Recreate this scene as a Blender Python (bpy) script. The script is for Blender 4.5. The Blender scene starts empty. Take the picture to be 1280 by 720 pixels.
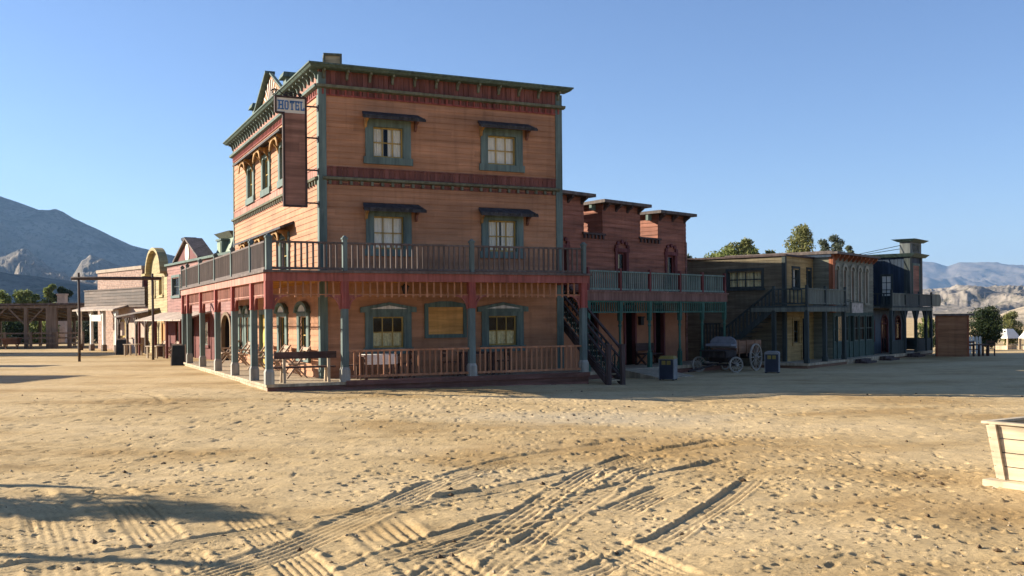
import bpy, bmesh, math, random
import numpy as np
from mathutils import Vector, Matrix, Euler
random.seed(7)
HAZE = 5e-5
EXPO = 1.40
SC = bpy.context.scene
COL = SC.collection
rad = math.radians
PI = math.pi

# ------------------------------------------------------------------ materials
MATS = {}
def new_mat(name):
    m = bpy.data.materials.new(name); m.use_nodes = True
    nt = m.node_tree; nt.nodes.clear()
    out = nt.nodes.new('ShaderNodeOutputMaterial')
    b = nt.nodes.new('ShaderNodeBsdfPrincipled')
    nt.links.new(b.outputs[0], out.inputs[0])
    return m, nt, b, out
def N(nt, typ, **kw):
    n = nt.nodes.new(typ)
    for k, v in kw.items():
        if k in ('operation', 'blend_type', 'data_type', 'noise_dimensions', 'feature', 'distance', 'interpolation_type', 'wave_type', 'bands_direction', 'musgrave_type'):
            setattr(n, k, v)
        else:
            n.inputs[k].default_value = v
    return n
def L(nt, a, b): nt.links.new(a, b)
def rgb(c): return (c[0], c[1], c[2], 1)
def mixc(nt, fac, a, b, blend='MIX'):
    n = nt.nodes.new('ShaderNodeMix'); n.data_type = 'RGBA'; n.blend_type = blend
    if isinstance(fac, (int, float)): n.inputs[0].default_value = fac
    else: L(nt, fac, n.inputs[0])
    for i, v in ((6, a), (7, b)):
        if isinstance(v, tuple): n.inputs[i].default_value = rgb(v)
        else: L(nt, v, n.inputs[i])
    return n.outputs[2]
def ramp(nt, src, stops):
    n = nt.nodes.new('ShaderNodeValToRGB')
    e = n.color_ramp.elements
    while len(e) < len(stops): e.new(.5)
    for i, (p, c) in enumerate(stops):
        e[i].position = p
        e[i].color = rgb(c) if isinstance(c, tuple) else (c, c, c, 1)
    L(nt, src, n.inputs[0]); return n.outputs[0]
def coords(nt, scale=(1, 1, 1), kind='Object', loc=(0, 0, 0)):
    tc = nt.nodes.new('ShaderNodeTexCoord'); mp = nt.nodes.new('ShaderNodeMapping')
    mp.inputs['Scale'].default_value = scale; mp.inputs['Location'].default_value = loc
    L(nt, tc.outputs[kind], mp.inputs[0]); return mp.outputs[0]

def painted(name, col, board=None, axis='z', var=.22, rough=.72, wear=.25, worn=None, grain=1.0, con=1.0):
    """weathered painted timber; board = board width along `axis` for tone differences from board to board"""
    if name in MATS: return MATS[name]
    m, nt, b, out = new_mat(name)
    c0 = tuple(col)
    dark = tuple(x * (1 - .38 * con) for x in col); pale = tuple(min(1, x * (1 + .35 * con) + .02 * con) for x in col)
    n1 = N(nt, 'ShaderNodeTexNoise', Scale=1.0, Detail=6.0, Roughness=.6)
    st = {'z': (.7, .7, 9), 'x': (9, .7, .7), 'y': (.7, 9, .7), 'v': (9, 9, .6)}[axis]
    L(nt, coords(nt, st), n1.inputs['Vector'])
    colr = ramp(nt, n1.outputs[0], [(.30, dark), (.5, c0), (.74, pale)])
    n2 = N(nt, 'ShaderNodeTexNoise', Scale=.55, Detail=5.0, Roughness=.65)
    L(nt, coords(nt, (1, 1, 1.3), loc=(3, 8, 1)), n2.inputs['Vector'])
    big = ramp(nt, n2.outputs[0], [(.32, .78), (.7, 1.15)])
    colr = mixc(nt, 1.0, colr, big, 'MULTIPLY')
    if board:
        tc = nt.nodes.new('ShaderNodeTexCoord'); sx = nt.nodes.new('ShaderNodeSeparateXYZ'); L(nt, tc.outputs['Object'], sx.inputs[0])
        def cell(sock, size):
            d = N(nt, 'ShaderNodeMath', operation='DIVIDE'); L(nt, sock, d.inputs[0]); d.inputs[1].default_value = size
            f = N(nt, 'ShaderNodeMath', operation='FLOOR'); L(nt, d.outputs[0], f.inputs[0]); return f.outputs[0]
        cb = nt.nodes.new('ShaderNodeCombineXYZ')
        if axis == 'z':
            fz = cell(sx.outputs[2], board)
            off = N(nt, 'ShaderNodeMath', operation='MULTIPLY'); L(nt, fz, off.inputs[0]); off.inputs[1].default_value = 1.37
            s = N(nt, 'ShaderNodeMath', operation='ADD'); L(nt, sx.outputs[0], s.inputs[0]); L(nt, sx.outputs[1], s.inputs[1])
            s2 = N(nt, 'ShaderNodeMath', operation='ADD'); L(nt, s.outputs[0], s2.inputs[0]); L(nt, off.outputs[0], s2.inputs[1])
            L(nt, fz, cb.inputs[0]); L(nt, cell(s2.outputs[0], 3.3), cb.inputs[1])
        else:
            s = N(nt, 'ShaderNodeMath', operation='ADD'); L(nt, sx.outputs[0], s.inputs[0]); L(nt, sx.outputs[1], s.inputs[1])
            L(nt, cell(s.outputs[0], board), cb.inputs[0])
        wn = N(nt, 'ShaderNodeTexWhiteNoise'); L(nt, cb.outputs[0], wn.inputs[0])
        bv = ramp(nt, wn.outputs[0], [(0, 1 - var), (1, 1 + var * .8)])
        colr = mixc(nt, 1.0, colr, bv, 'MULTIPLY')
    # bare, bleached wood where paint has gone
    n3 = N(nt, 'ShaderNodeTexNoise', Scale=2.6, Detail=9.0, Roughness=.72)
    L(nt, coords(nt, (1, 1, 2.2) if axis == 'z' else (2, 2, .8), loc=(1, 5, 2)), n3.inputs['Vector'])
    wf = ramp(nt, n3.outputs[0], [(.56, 0.0), (.72, wear)])
    colr = mixc(nt, wf, colr, worn or (.34, .27, .2))
    # rain streaks
    n4 = N(nt, 'ShaderNodeTexNoise', Scale=1.0, Detail=4.0)
    L(nt, coords(nt, (4.5, 4.5, .35), loc=(7, 2, 0)), n4.inputs['Vector'])
    stn = ramp(nt, n4.outputs[0], [(.34, .84), (.5, 1.0)])
    colr = mixc(nt, 1.0, colr, stn, 'MULTIPLY')
    L(nt, colr, b.inputs['Base Color'])
    b.inputs['Roughness'].default_value = rough
    b.inputs['Specular IOR Level'].default_value = .25
    bp = N(nt, 'ShaderNodeBump', Strength=.25 * grain, Distance=.01); L(nt, n1.outputs[0], bp.inputs['Height']); L(nt, bp.outputs[0], b.inputs['Normal'])
    MATS[name] = m; return m

def glass_mat(name='window_glass', ior=1.28):
    m, nt, b, out = new_mat(name); nt.nodes.remove(b)
    tr = nt.nodes.new('ShaderNodeBsdfTransparent'); tr.inputs[0].default_value = (.94, .95, .94, 1)
    gl = nt.nodes.new('ShaderNodeBsdfGlossy'); gl.inputs['Roughness'].default_value = .06; gl.inputs[0].default_value = (.9, .9, .9, 1)
    fr = N(nt, 'ShaderNodeFresnel', IOR=ior)
    n = N(nt, 'ShaderNodeTexNoise', Scale=2.5, Detail=1.0); L(nt, coords(nt), n.inputs['Vector'])
    bp = N(nt, 'ShaderNodeBump', Strength=.06, Distance=.05); L(nt, n.outputs[0], bp.inputs['Height']); L(nt, bp.outputs[0], gl.inputs['Normal'])
    mx = nt.nodes.new('ShaderNodeMixShader'); L(nt, fr.outputs[0], mx.inputs[0]); L(nt, tr.outputs[0], mx.inputs[1]); L(nt, gl.outputs[0], mx.inputs[2])
    L(nt, mx.outputs[0], out.inputs[0]); return m

def flat_mat(name, col, rough=.8, var=.2, scale=3., metal=0, bump=.1):
    if name in MATS: return MATS[name]
    m, nt, b, out = new_mat(name)
    n = N(nt, 'ShaderNodeTexNoise', Scale=scale, Detail=6.0, Roughness=.65); L(nt, coords(nt), n.inputs['Vector'])
    L(nt, ramp(nt, n.outputs[0], [(.3, tuple(x * (1 - var * 1.6) for x in col)), (.5, tuple(col)), (.72, tuple(min(1, x * (1 + var * 1.4)) for x in col))]), b.inputs['Base Color'])
    b.inputs['Roughness'].default_value = rough; b.inputs['Metallic'].default_value = metal
    b.inputs['Specular IOR Level'].default_value = .3
    bp = N(nt, 'ShaderNodeBump', Strength=bump, Distance=.02); L(nt, n.outputs[0], bp.inputs['Height']); L(nt, bp.outputs[0], b.inputs['Normal'])
    MATS[name] = m; return m

def leaf_mat(name, c1, c2, c3):
    m, nt, b, out = new_mat(name)
    n = N(nt, 'ShaderNodeTexNoise', Scale=.9, Detail=5.0, Roughness=.7); L(nt, coords(nt), n.inputs['Vector'])
    g = nt.nodes.new('ShaderNodeNewGeometry')
    a = mixc(nt, .45, n.outputs[0], g.outputs['Random Per Island'])
    L(nt, ramp(nt, a, [(.28, c1), (.5, c2), (.75, c3)]), b.inputs['Base Color'])
    b.inputs['Roughness'].default_value = .6; b.inputs['Specular IOR Level'].default_value = .2
    tl = nt.nodes.new('ShaderNodeBsdfTranslucent'); L(nt, b.inputs['Base Color'].links[0].from_socket, tl.inputs[0])
    mx = nt.nodes.new('ShaderNodeMixShader'); mx.inputs[0].default_value = .5
    L(nt, b.outputs[0], mx.inputs[1]); L(nt, tl.outputs[0], mx.inputs[2]); L(nt, mx.outputs[0], out.inputs[0])
    return m

GLASS = glass_mat()
SHOPGLASS = glass_mat('shop_window_glass', 1.9)
SALMON = painted('salmon_clapboard', (.395, .192, .098), board=.19, var=.13, wear=.12, worn=(.42, .27, .18), con=.5)
TEAL = painted('teal_trim_paint', (.115, .158, .138), axis='v', wear=.25, worn=(.26, .27, .24))
TEALP = painted('teal_post_paint', (.115, .150, .140), axis='v', wear=.3, worn=(.28, .27, .23))
GREENCAP = painted('green_cornice_paint', (.085, .125, .105), axis='v', wear=.25, worn=(.22, .2, .15))
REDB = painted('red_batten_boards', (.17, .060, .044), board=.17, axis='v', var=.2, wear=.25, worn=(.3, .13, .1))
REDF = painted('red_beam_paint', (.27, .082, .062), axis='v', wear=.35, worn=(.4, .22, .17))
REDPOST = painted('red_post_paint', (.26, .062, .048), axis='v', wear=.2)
REDLIT = painted('lit_side_red_paint', (.40, .185, .135), board=.17, axis='v', var=.2, wear=.3, worn=(.45, .3, .22))  # paler copy of the trim red: sunlight on the left side put into colour
OLIVE = painted('olive_ledge_paint', (.135, .14, .095), axis='v', wear=.2)
BROWNRAIL = painted('grey_brown_rail_wood', (.115, .085, .072), axis='v', wear=.22, worn=(.34, .28, .22))
RUSTRAIL = painted('rust_brown_rail_wood', (.38, .17, .085), axis='v', wear=.35, worn=(.42, .26, .15))
DECK = painted('bleached_deck_boards', (.42, .33, .22), board=.16, axis='v', var=.25, wear=.5, worn=(.45, .38, .28))
PLINTH = painted('red_brown_plinth_boards', (.17, .075, .055), board=.2, axis='z', wear=.4, worn=(.3, .2, .13))
OCHRE = painted('ochre_sash_paint', (.40, .27, .075), axis='v', wear=.2)
YELLOWDOOR = painted('yellow_door_paint', (.52, .36, .08), axis='v', wear=.2)
ORANGEBR = painted('orange_bracket_paint', (.36, .19, .06), axis='v', wear=.2)
TANBOARD = painted('tan_panel_boards', (.55, .28, .075), board=.16, axis='z', var=.12, wear=.1)
SIGNBR = painted('brown_sign_boards', (.26, .125, .082), board=.3, axis='z', var=.2, wear=.3, worn=(.28, .17, .12))
CREAM = flat_mat('cream_sign_paint', (.62, .56, .45), var=.1)
BLUEL = flat_mat('blue_letter_paint', (.06, .16, .33), var=.15)
IRON = flat_mat('black_iron', (.022, .02, .02), rough=.55, var=.2)
SHINGLE = painted('dark_grey_shingles', (.045, .043, .045), board=.14, axis='v', var=.35, wear=.25, worn=(.12, .11, .1))
CURTAIN = flat_mat('off_white_curtain', (.80, .76, .66), var=.06, scale=6)
LACE = flat_mat('yellowed_lace_curtain', (.68, .60, .34), var=.25, scale=9)
WHITEP = painted('white_pediment_paint', (.66, .64, .58), axis='v', wear=.2)
ROOFM = painted('brown_roof_boards', (.13, .1, .085), board=.3, axis='v', var=.25)
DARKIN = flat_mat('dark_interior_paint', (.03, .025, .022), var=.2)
STONEBASE = painted('pale_post_base_paint', (.30, .29, .25), axis='v', wear=.4, worn=(.4, .33, .22))

# ------------------------------------------------------------------ mesh builder
class MB:
    """collects boxes, prisms, tubes and sheets; T maps (a, d, z) = along, outward, up to local x, y, z"""
    def __init__(s, T=None): s.v = []; s.f = []; s.m = []; s.T = T or (lambda a, d, z: (a, d, z)); s.smooth = False
    def add(s, pts, faces, m=0):
        o = len(s.v); s.v += [s.T(*p) for p in pts]; s.f += [tuple(i + o for i in f) for f in faces]; s.m += [m] * len(faces)
    def box(s, a0, a1, d0, d1, z0, z1, m=0):
        s.add([(a0, d0, z0), (a1, d0, z0), (a1, d1, z0), (a0, d1, z0), (a0, d0, z1), (a1, d0, z1), (a1, d1, z1), (a0, d1, z1)],
              [(0, 3, 2, 1), (4, 5, 6, 7), (0, 1, 5, 4), (1, 2, 6, 5), (2, 3, 7, 6), (3, 0, 4, 7)], m)
    def hexa(s, p, m=0):   # 8 points: bottom ring then top ring
        s.add(p, [(0, 3, 2, 1), (4, 5, 6, 7), (0, 1, 5, 4), (1, 2, 6, 5), (2, 3, 7, 6), (3, 0, 4, 7)], m)
    def prism(s, poly, a0, a1, plane='dz', m=0):
        """polygon in the plane 'dz' extruded along a, or 'az' extruded along d, or 'ad' extruded along z"""
        n = len(poly)
        def P(p, e): return {'dz': (e, p[0], p[1]), 'az': (p[0], e, p[1]), 'ad': (p[0], p[1], e)}[plane]
        s.add([P(p, a0) for p in poly] + [P(p, a1) for p in poly],
              [tuple(range(n - 1, -1, -1)), tuple(range(n, 2 * n))] + [(i, (i + 1) % n, n + (i + 1) % n, n + i) for i in range(n)], m)
    def bar(s, p, q, w, h=None, m=0, up=(0, 0, 1)):
        p = Vector(p); q = Vector(q); h = h or w; d = (q - p).normalized(); upv = Vector(up)
        if abs(d.dot(upv)) > .98: upv = Vector((0, 1, 0))
        x = d.cross(upv).normalized(); y = x.cross(d).normalized()
        pts = [tuple(c + x * sx * w / 2 + y * sy * h / 2) for c in (p, q) for sx, sy in ((-1, -1), (1, -1), (1, 1), (-1, 1))]
        s.hexa(pts, m)
    def tube(s, pts, r, n=8, m=0, r1=None):
        pts = [Vector(p) for p in pts]; rings = []
        for i, p in enumerate(pts):
            d = (pts[min(i + 1, len(pts) - 1)] - pts[max(i - 1, 0)]).normalized()
            u = Vector((0, 0, 1)) if abs(d.z) < .9 else Vector((1, 0, 0))
            x = d.cross(u).normalized(); y = x.cross(d)
            rr = r if r1 is None else r + (r1 - r) * i / (len(pts) - 1)
            rings.append([tuple(p + (x * math.cos(2 * PI * k / n) + y * math.sin(2 * PI * k / n)) * rr) for k in range(n)])
        fs = []
        for i in range(len(pts) - 1):
            for k in range(n): fs.append((i * n + k, i * n + (k + 1) % n, (i + 1) * n + (k + 1) % n, (i + 1) * n + k))
        fs += [tuple(range(n - 1, -1, -1)), tuple(range((len(pts) - 1) * n, len(pts) * n))]
        s.add([p for r_ in rings for p in r_], fs, m)
    def quad(s, a, b, c, d, m=0): s.add([a, b, c, d], [(0, 1, 2, 3)], m)
    def build(s, name, mats, parent=None, smooth=False, recalc=True):
        me = bpy.data.meshes.new(name); me.from_pydata(s.v, [], s.f)
        mats = mats if isinstance(mats, (list, tuple)) else [mats]
        for x in mats: me.materials.append(x)
        me.polygons.foreach_set('material_index', s.m)
        if recalc:
            bm = bmesh.new(); bm.from_mesh(me); bmesh.ops.recalc_face_normals(bm, faces=bm.faces); bm.to_mesh(me); bm.free()
        if smooth: me.polygons.foreach_set('use_smooth', [True] * len(me.polygons))
        me.update()
        o = bpy.data.objects.new(name, me); COL.objects.link(o)
        if parent: o.parent = parent
        return o

def tag(o, label=None, cat=None, group=None, kind=None):
    if label: o['label'] = label
    if cat: o['category'] = cat
    if group: o['group'] = group
    if kind: o['kind'] = kind
    return o
def thing(name, x, y, z, yaw, label, cat, group=None):
    o = bpy.data.objects.new(name, None); COL.objects.link(o); o.empty_display_size = .3
    o.location = (x, y, z); o.rotation_euler = (0, 0, rad(yaw))
    return tag(o, label, cat, group)
def dup(root, loc=None, yaw=None, label=None, group=None):
    def cp(o, par):
        c = o.copy(); COL.objects.link(c)
        if par: c.parent = par
        for ch in list(o.children): cp(ch, c)
        return c
    r = cp(root, None)
    if loc: r.location = loc
    if yaw is not None: r.rotation_euler = (0, 0, rad(yaw))
    if label: r['label'] = label
    if group: r['group'] = group
    return r
def copy_part(o, dx=0, dy=0, dz=0):
    def cp(o, par):
        c = o.copy(); COL.objects.link(c); c.parent = par
        for ch in list(o.children): cp(ch, c)
        return c
    c = cp(o, o.parent); c.location = (o.location.x + dx, o.location.y + dy, o.location.z + dz); return c

def siding(mb, a0, a1, z0, z1, holes=(), bh=.19, lip=.02, m=0, d=0., top=None):
    """overlapping horizontal boards with openings left free; top(a) optionally cuts the boards off under a slope"""
    n = int(math.ceil((z1 - z0) / bh - 1e-6))
    for k in range(n):
        lo = z0 + k * bh; hi = min(z1, lo + bh); mid = (lo + hi) / 2
        cuts = sorted((h[0], h[1]) for h in holes if h[2] <= mid <= h[3])
        segs = []; x = a0
        for c0, c1 in cuts:
            if c0 > x: segs.append((x, c0))
            x = max(x, c1)
        if x < a1: segs.append((x, a1))
        for s0, s1 in segs:
            mb.quad((s0, d + lip, lo), (s1, d + lip, lo), (s1, d + .002, hi), (s0, d + .002, hi), m)
            mb.quad((s0, d, lo), (s1, d, lo), (s1, d + lip, lo), (s0, d + lip, lo), m)
def vboards(mb, a0, a1, z0, z1, w=.17, d=0., m=0, batten=.025):
    n = max(1, int(round((a1 - a0) / w))); w = (a1 - a0) / n
    for k in range(n):
        x = a0 + k * w
        mb.box(x + .006, x + w - .006, d - .03, d + .012 + .004 * (k % 3), z0, z1, m)

def curtain(T, a0, a1, z0, z1, d, mat, parent, folds=7, split=False, gap=.12):
    mb = MB(T); n = folds * 6
    def sheet(x0, x1):
        for k in range(n):
            xa = x0 + (x1 - x0) * k / n; xb = x0 + (x1 - x0) * (k + 1) / n
            da = d + .025 * math.sin(2 * PI * folds * k / n); db = d + .025 * math.sin(2 * PI * folds * (k + 1) / n)
            mb.quad((xa, da, z0), (xb, db, z0), (xb, db, z1), (xa, da, z1))
    if split:
        w = a1 - a0; sheet(a0, a0 + w * (.5 - gap * .8)); sheet(a1 - w * (.5 - gap * .2), a1)
    else: sheet(a0, a1)
    return mb.build('curtain', mat, parent, smooth=True, recalc=False)

def sash(T, a0, a1, z0, z1, d, cols, rows, mat, parent, bar=.045, gm=None):
    mb = MB(T); t = .04
    mb.box(a0, a0 + bar, d - t, d, z0, z1); mb.box(a1 - bar, a1, d - t, d, z0, z1)
    mb.box(a0 + bar, a1 - bar, d - t, d, z0, z0 + bar * 1.3); mb.box(a0 + bar, a1 - bar, d - t, d, z1 - bar, z1)
    b2 = bar * .75
    for k in range(1, rows):
        z = z0 + (z1 - z0) * k / rows; mb.box(a0 + bar, a1 - bar, d - t + .004, d - .004, z - b2 / 2, z + b2 / 2)
    for k in range(1, cols):
        a = a0 + (a1 - a0) * k / cols; mb.box(a - b2 / 2, a + b2 / 2, d - t + .007, d - .007, z0 + bar, z1 - bar)
    mb.build('sash', mat, parent)
    g = MB(T); g.quad((a0, d - t / 2, z0), (a1, d - t / 2, z0), (a1, d - t / 2, z1), (a0, d - t / 2, z1)); g.build('glass_pane', gm or GLASS, parent, recalc=False)

def casing(T, a0, a1, z0, z1, cw, parent, mat, sill=.2, head=.2, d=.07, depth=.14, name='window', ear=.06):
    """casing boards round an opening a0+cw..a1-cw, z0+sill..z1-head"""
    mb = MB(T)
    mb.box(a0, a0 + cw, -depth, d, z0 + sill, z1 - head); mb.box(a1 - cw, a1, -depth, d, z0 + sill, z1 - head)
    mb.box(a0 - .0, a1 + .0, -depth, d + .003, z1 - head, z1)
    mb.box(a0 - ear, a1 + ear, -depth, d + .03, z0, z0 + sill)
    # dark room box behind the glass
    i0, i1, j0, j1 = a0 + cw, a1 - cw, z0 + sill, z1 - head
    return mb.build(name, mat, parent)
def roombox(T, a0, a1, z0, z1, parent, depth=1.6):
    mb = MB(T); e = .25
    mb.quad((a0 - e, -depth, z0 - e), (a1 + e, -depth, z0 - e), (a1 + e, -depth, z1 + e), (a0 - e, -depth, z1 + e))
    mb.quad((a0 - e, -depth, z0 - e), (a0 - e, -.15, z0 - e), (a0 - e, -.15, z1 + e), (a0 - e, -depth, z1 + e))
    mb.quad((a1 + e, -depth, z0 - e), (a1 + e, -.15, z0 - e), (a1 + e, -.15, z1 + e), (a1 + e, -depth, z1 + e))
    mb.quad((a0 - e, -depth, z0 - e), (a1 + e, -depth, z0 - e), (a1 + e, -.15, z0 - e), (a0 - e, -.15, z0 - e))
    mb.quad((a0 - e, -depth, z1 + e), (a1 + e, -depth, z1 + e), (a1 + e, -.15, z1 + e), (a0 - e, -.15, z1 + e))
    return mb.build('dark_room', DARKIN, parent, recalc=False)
# ------------------------------------------------------------------ the hotel
HX, HY, HYAW = -6.925, 28.355, 25.3
hotel = thing('hotel_building', HX, HY, 0, HYAW, 'three storey salmon clapboard hotel with teal trim and a red balcony porch on two sides', 'hotel')
U0, U1, V0, V1 = 2.1, 10.5, 2.0, 16.8
FT = lambda a, d, z: (a, V0 - d, z)            # front facade: along x, outward -y
LT = lambda a, d, z: (U0 - d, a, z)            # left facade: along y, outward -x
FLOOR, FASB, FAST, RAILZ = .27, 3.20, 3.44, 4.34
WT = 9.06                                      # clapboards end under the frieze

upF = [(3.55, 5.05), (7.5, 9.03)]
grF = [(3.49, 5.02), (7.48, 9.01)]
holesF = [(a + .24, b - .24, 7.18, 8.2) for a, b in upF] + [(a + .24, b - .24, 4.2, 5.4) for a, b in upF] + [(a + .24, b - .24, 1.12, 2.2) for a, b in grF]
mb = MB(FT); siding(mb, U0, U1, FLOOR, WT, holesF); mb.build('front_wall', SALMON, hotel, recalc=False)
upL = [6.85, 9.85, 12.85]
loL = [6.85, 9.85, 12.85]
grL = [(3.35, 4.95), (6.45, 8.05), (13.0, 14.3), (14.5, 15.8)]
LDOOR = (9.95, 11.25)
holesL = [(c - .48, c + .48, 7.05, 8.3) for c in upL] + [(c - .48, c + .48, 3.75, 5.05) for c in loL] + [(a + .4, b - .4, .95, 2.2) for a, b in grL] + [(LDOOR[0] + .15, LDOOR[1] - .15, FLOOR, 2.3)]
mb = MB(LT); siding(mb, V0, V1, FLOOR, WT, holesL); mb.build('side_wall', SALMON, hotel, recalc=False)
mb = MB()   # right wall falls with the roof, back wall low
zr0, zr1 = 8.6, 4.6
mb.add([(U1, V0, FLOOR), (U1, V1, FLOOR), (U1, V1, zr1), (U1, 4.2, 6.1), (U1, 4.2, 8.5), (U1, V0, zr0)], [(0, 1, 2, 3, 4, 5)]); mb.add([(U0, 4.2, 9.2), (U1, 4.2, 8.5), (U1, 4.2, 6.1), (U0, 4.2, 8.9)], [(0, 1, 2, 3)])
mb.add([(U0, V1, FLOOR), (U1, V1, FLOOR), (U1, V1, zr1), (U0, V1, 8.9)], [(0, 1, 2, 3)])
mb.build('rear_wall', SALMON, hotel, recalc=False)
mb = MB()
mb.add([(U0, V0, 9.3), (U1, V0, 8.6), (U1, 4.2, 8.5), (U0, 4.2, 9.2), (U0, 4.2, 8.9), (U1, 4.2, 6.1), (U1, V1, 4.6), (U0, V1, 8.7)], [(0, 1, 2, 3), (4, 5, 6, 7)])
mb.add([(U0, V0, 9.3), (U1, V0, 8.6), (U1, V0, 9.9), (U0, V0, 9.9)], [(0, 1, 2, 3)])
mb.add([(U0, V0, 9.3), (U0, V1, 8.9), (U0, V1, 9.9), (U0, V0, 9.9)], [(0, 1, 2, 3)])
mb.build('roof', ROOFM, hotel, recalc=False)

# corner boards
for nm, (x0, x1, y0, y1) in {'a': (U0 - .045, U0 + .2, V0 - .05, V0 + .19), 'b': (U1 - .2, U1 + .045, V0 - .05, V0 + .2), 'c': (U0 - .045, U0 + .2, V1 - .15, V1 + .05)}.items():
    mb = MB(); mb.box(x0, x1, y0, y1, FLOOR, 9.72); mb.build('corner_board', TEAL, hotel)

def entablature(T, a0, a1, end_over, sp, pref_n):
    # red frieze boards, ledge, drops, cornice cap, brackets
    mb = MB(T); vboards(mb, a0, a1, 9.06, 9.80, .17, d=.012); mb.build('frieze_boards', REDB if T is FT else REDLIT, hotel)
    mb = MB(T)
    mb.prism([(0.02, 9.22), (.17, 9.25), (.19, 9.33), (.02, 9.36)], a0 - .12, a1 + .12); mb.build('frieze_ledge', pref_n, hotel)
    mb = MB(T); n = int((a1 - a0) / .24)
    for k in range(n):
        a = a0 + .1 + k * (a1 - a0 - .2) / (n - 1); mb.box(a - .028, a + .028, .03, .065, 9.05, 9.22)
    mb.box(a0, a1, .03, .045, 9.02, 9.07); mb.build('frieze_drops', REDPOST, hotel)
    n = int(round((a1 - a0) / sp))
    for k in range(n + 1):
        a = a0 + .12 + k * (a1 - a0 - .24) / n
        mb = MB(T)
        mb.prism([(.03, 9.80), (.26, 9.80), (.25, 9.74), (.15, 9.70), (.11, 9.63), (.10, 9.56), (.06, 9.52), (.03, 9.54)], a - .035, a + .035)
        mb.build('cornice_bracket', pref_n, hotel)
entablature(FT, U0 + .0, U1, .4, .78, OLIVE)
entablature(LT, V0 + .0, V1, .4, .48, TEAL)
mb = MB()      # cornice cap, mitred at the corner
def cap(z, o): return [(U0 - o, V0 - o), (U1 + o * .75, V0 - o), (U1 + o * .75, V0 + .1), (U0 + .1, V0 + .1), (U0 + .1, V1 + o * .75), (U0 - o, V1 + o * .75)]
rings = [(9.80, .28), (9.82, .33), (9.87, .38), (9.89, .42), (9.935, .42)]
pts = []; fs = []
for z, o in rings: pts += [(x, y, z) for x, y in cap(z, o)]
for i in range(len(rings) - 1):
    for k in range(6): fs.append((i * 6 + k, i * 6 + (k + 1) % 6, (i + 1) * 6 + (k + 1) % 6, (i + 1) * 6 + k))
fs += [(0, 3, 2, 1), (0, 5, 4, 3)]; o = (len(rings) - 1) * 6; fs += [(o, o + 1, o + 2, o + 3), (o, o + 3, o + 4, o + 5)]
mb.add(pts, fs); mb.build('cornice', GREENCAP, hotel)

def belt(T, a0, a1):
    mb = MB(T); vboards(mb, a0, a1, 6.50, 6.80, .17, d=.012); mb.box(a0, a1, .0, .05, 6.80, 6.84); mb.build('belt_boards', REDB if T is FT else REDLIT, hotel)
    mb = MB(T); mb.prism([(0.02, 6.40), (.13, 6.43), (.15, 6.50), (.02, 6.53)], a0 - .12, a1 + .12); mb.build('belt_ledge', OLIVE, hotel)
    mb = MB(T); vboards(mb, a0, a1, 6.27, 6.40, .17, d=.006); n = int((a1 - a0) / .34)
    for k in range(n + 1):
        a = a0 + .1 + k * (a1 - a0 - .2) / n; mb.box(a - .04, a + .04, .02, .09, 6.28, 6.40, 1)
    mb.build('belt_drops', [REDB if T is FT else REDLIT, OLIVE], hotel)
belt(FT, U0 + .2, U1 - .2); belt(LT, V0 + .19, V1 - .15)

def hood(T, a0, a1, z, parent, out=.5, drop=.2):
    mb = MB(T)
    mb.hexa([(a0 + .12, -.02, z - .02), (a1 - .12, -.02, z - .02), (a1, out, z - drop - .05), (a0, out, z - drop - .05),
             (a0 + .12, -.02, z + .07), (a1 - .12, -.02, z + .07), (a1, out, z - drop + .03), (a0, out, z - drop + .03)])
    n = int((a1 - a0) / .14)
    for k in range(n):   # ragged shingle butts
        x = a0 + .02 + k * (a1 - a0 - .04) / n
        mb.box(x, x + (a1 - a0) / n - .02, out - .16, out + .012 + random.uniform(-.02, .025), z - drop + .005, z - drop + .055 + random.uniform(0, .012))
    mb.build('hood', SHINGLE, parent)
    for a in (a0 + .2, a1 - .2):
        mb = MB(T); mb.prism([(.02, z - .02), (.36, z - .17), (.34, z - .22), (.16, z - .3), (.1, z - .45), (.02, z - .5)], a - .035, a + .035)
        mb.build('hood_bracket', ORANGEBR if a < (a0 + a1) / 2 else PLINTH, parent)

for lvl, (zs, zt, gz0, gz1, hz) in enumerate([(6.98, 8.4, 7.22, 8.16, 8.58), (4.08, 5.58, 4.32, 5.36, 5.70)]):
    for a0, a1 in upF:
        w = casing(FT, a0, a1, zs, zt, .25, hotel, TEAL, sill=.22, head=.24)
        sash(FT, a0 + .25, a1 - .25, zs + .22, zt - .24, -.05, 3, 2, OCHRE, w)
        curtain(FT, a0 + .25, a1 - .25, zs + .2, zt - .2, -.12, CURTAIN, w, 5, split=(lvl + (a0 > 6)) % 2 == 0, gap=.14 if a0 < 6 else .06)
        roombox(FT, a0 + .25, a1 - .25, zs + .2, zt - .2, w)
        hood(FT, a0 - .2, a1 + .36, hz, w)
for i, (a0, a1) in enumerate(grF):
    w = casing(FT, a0, a1, .98, 2.36, .25, hotel, TEAL, sill=.2, head=.2)
    sash(FT, a0 + .25, a1 - .25, 1.18, 2.16, -.05, 3, 2, OCHRE, w)
    curtain(FT, a0 + .25, a1 - .25, 1.16, 1.68, -.11, LACE, w, 6)
    roombox(FT, a0 + .25, a1 - .25, 1.18, 2.16, w)
    mb = MB(FT); c = (a0 + a1) / 2
    mb.prism([(a0 - .16, 2.30), (a1 + .16, 2.30), (a1 + .16, 2.46), (a1 - .1, 2.50), (c, 2.62), (a0 + .1, 2.50), (a0 - .16, 2.46)], -.01, .11, 'az'); mb.build('window_head', TEAL, w)
    mb = MB(FT); mb.prism([(a0 + .14, 2.41), (a1 - .14, 2.41), (c, 2.52)], .11, .13, 'az'); mb.build('pediment', WHITEP, w)
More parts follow.
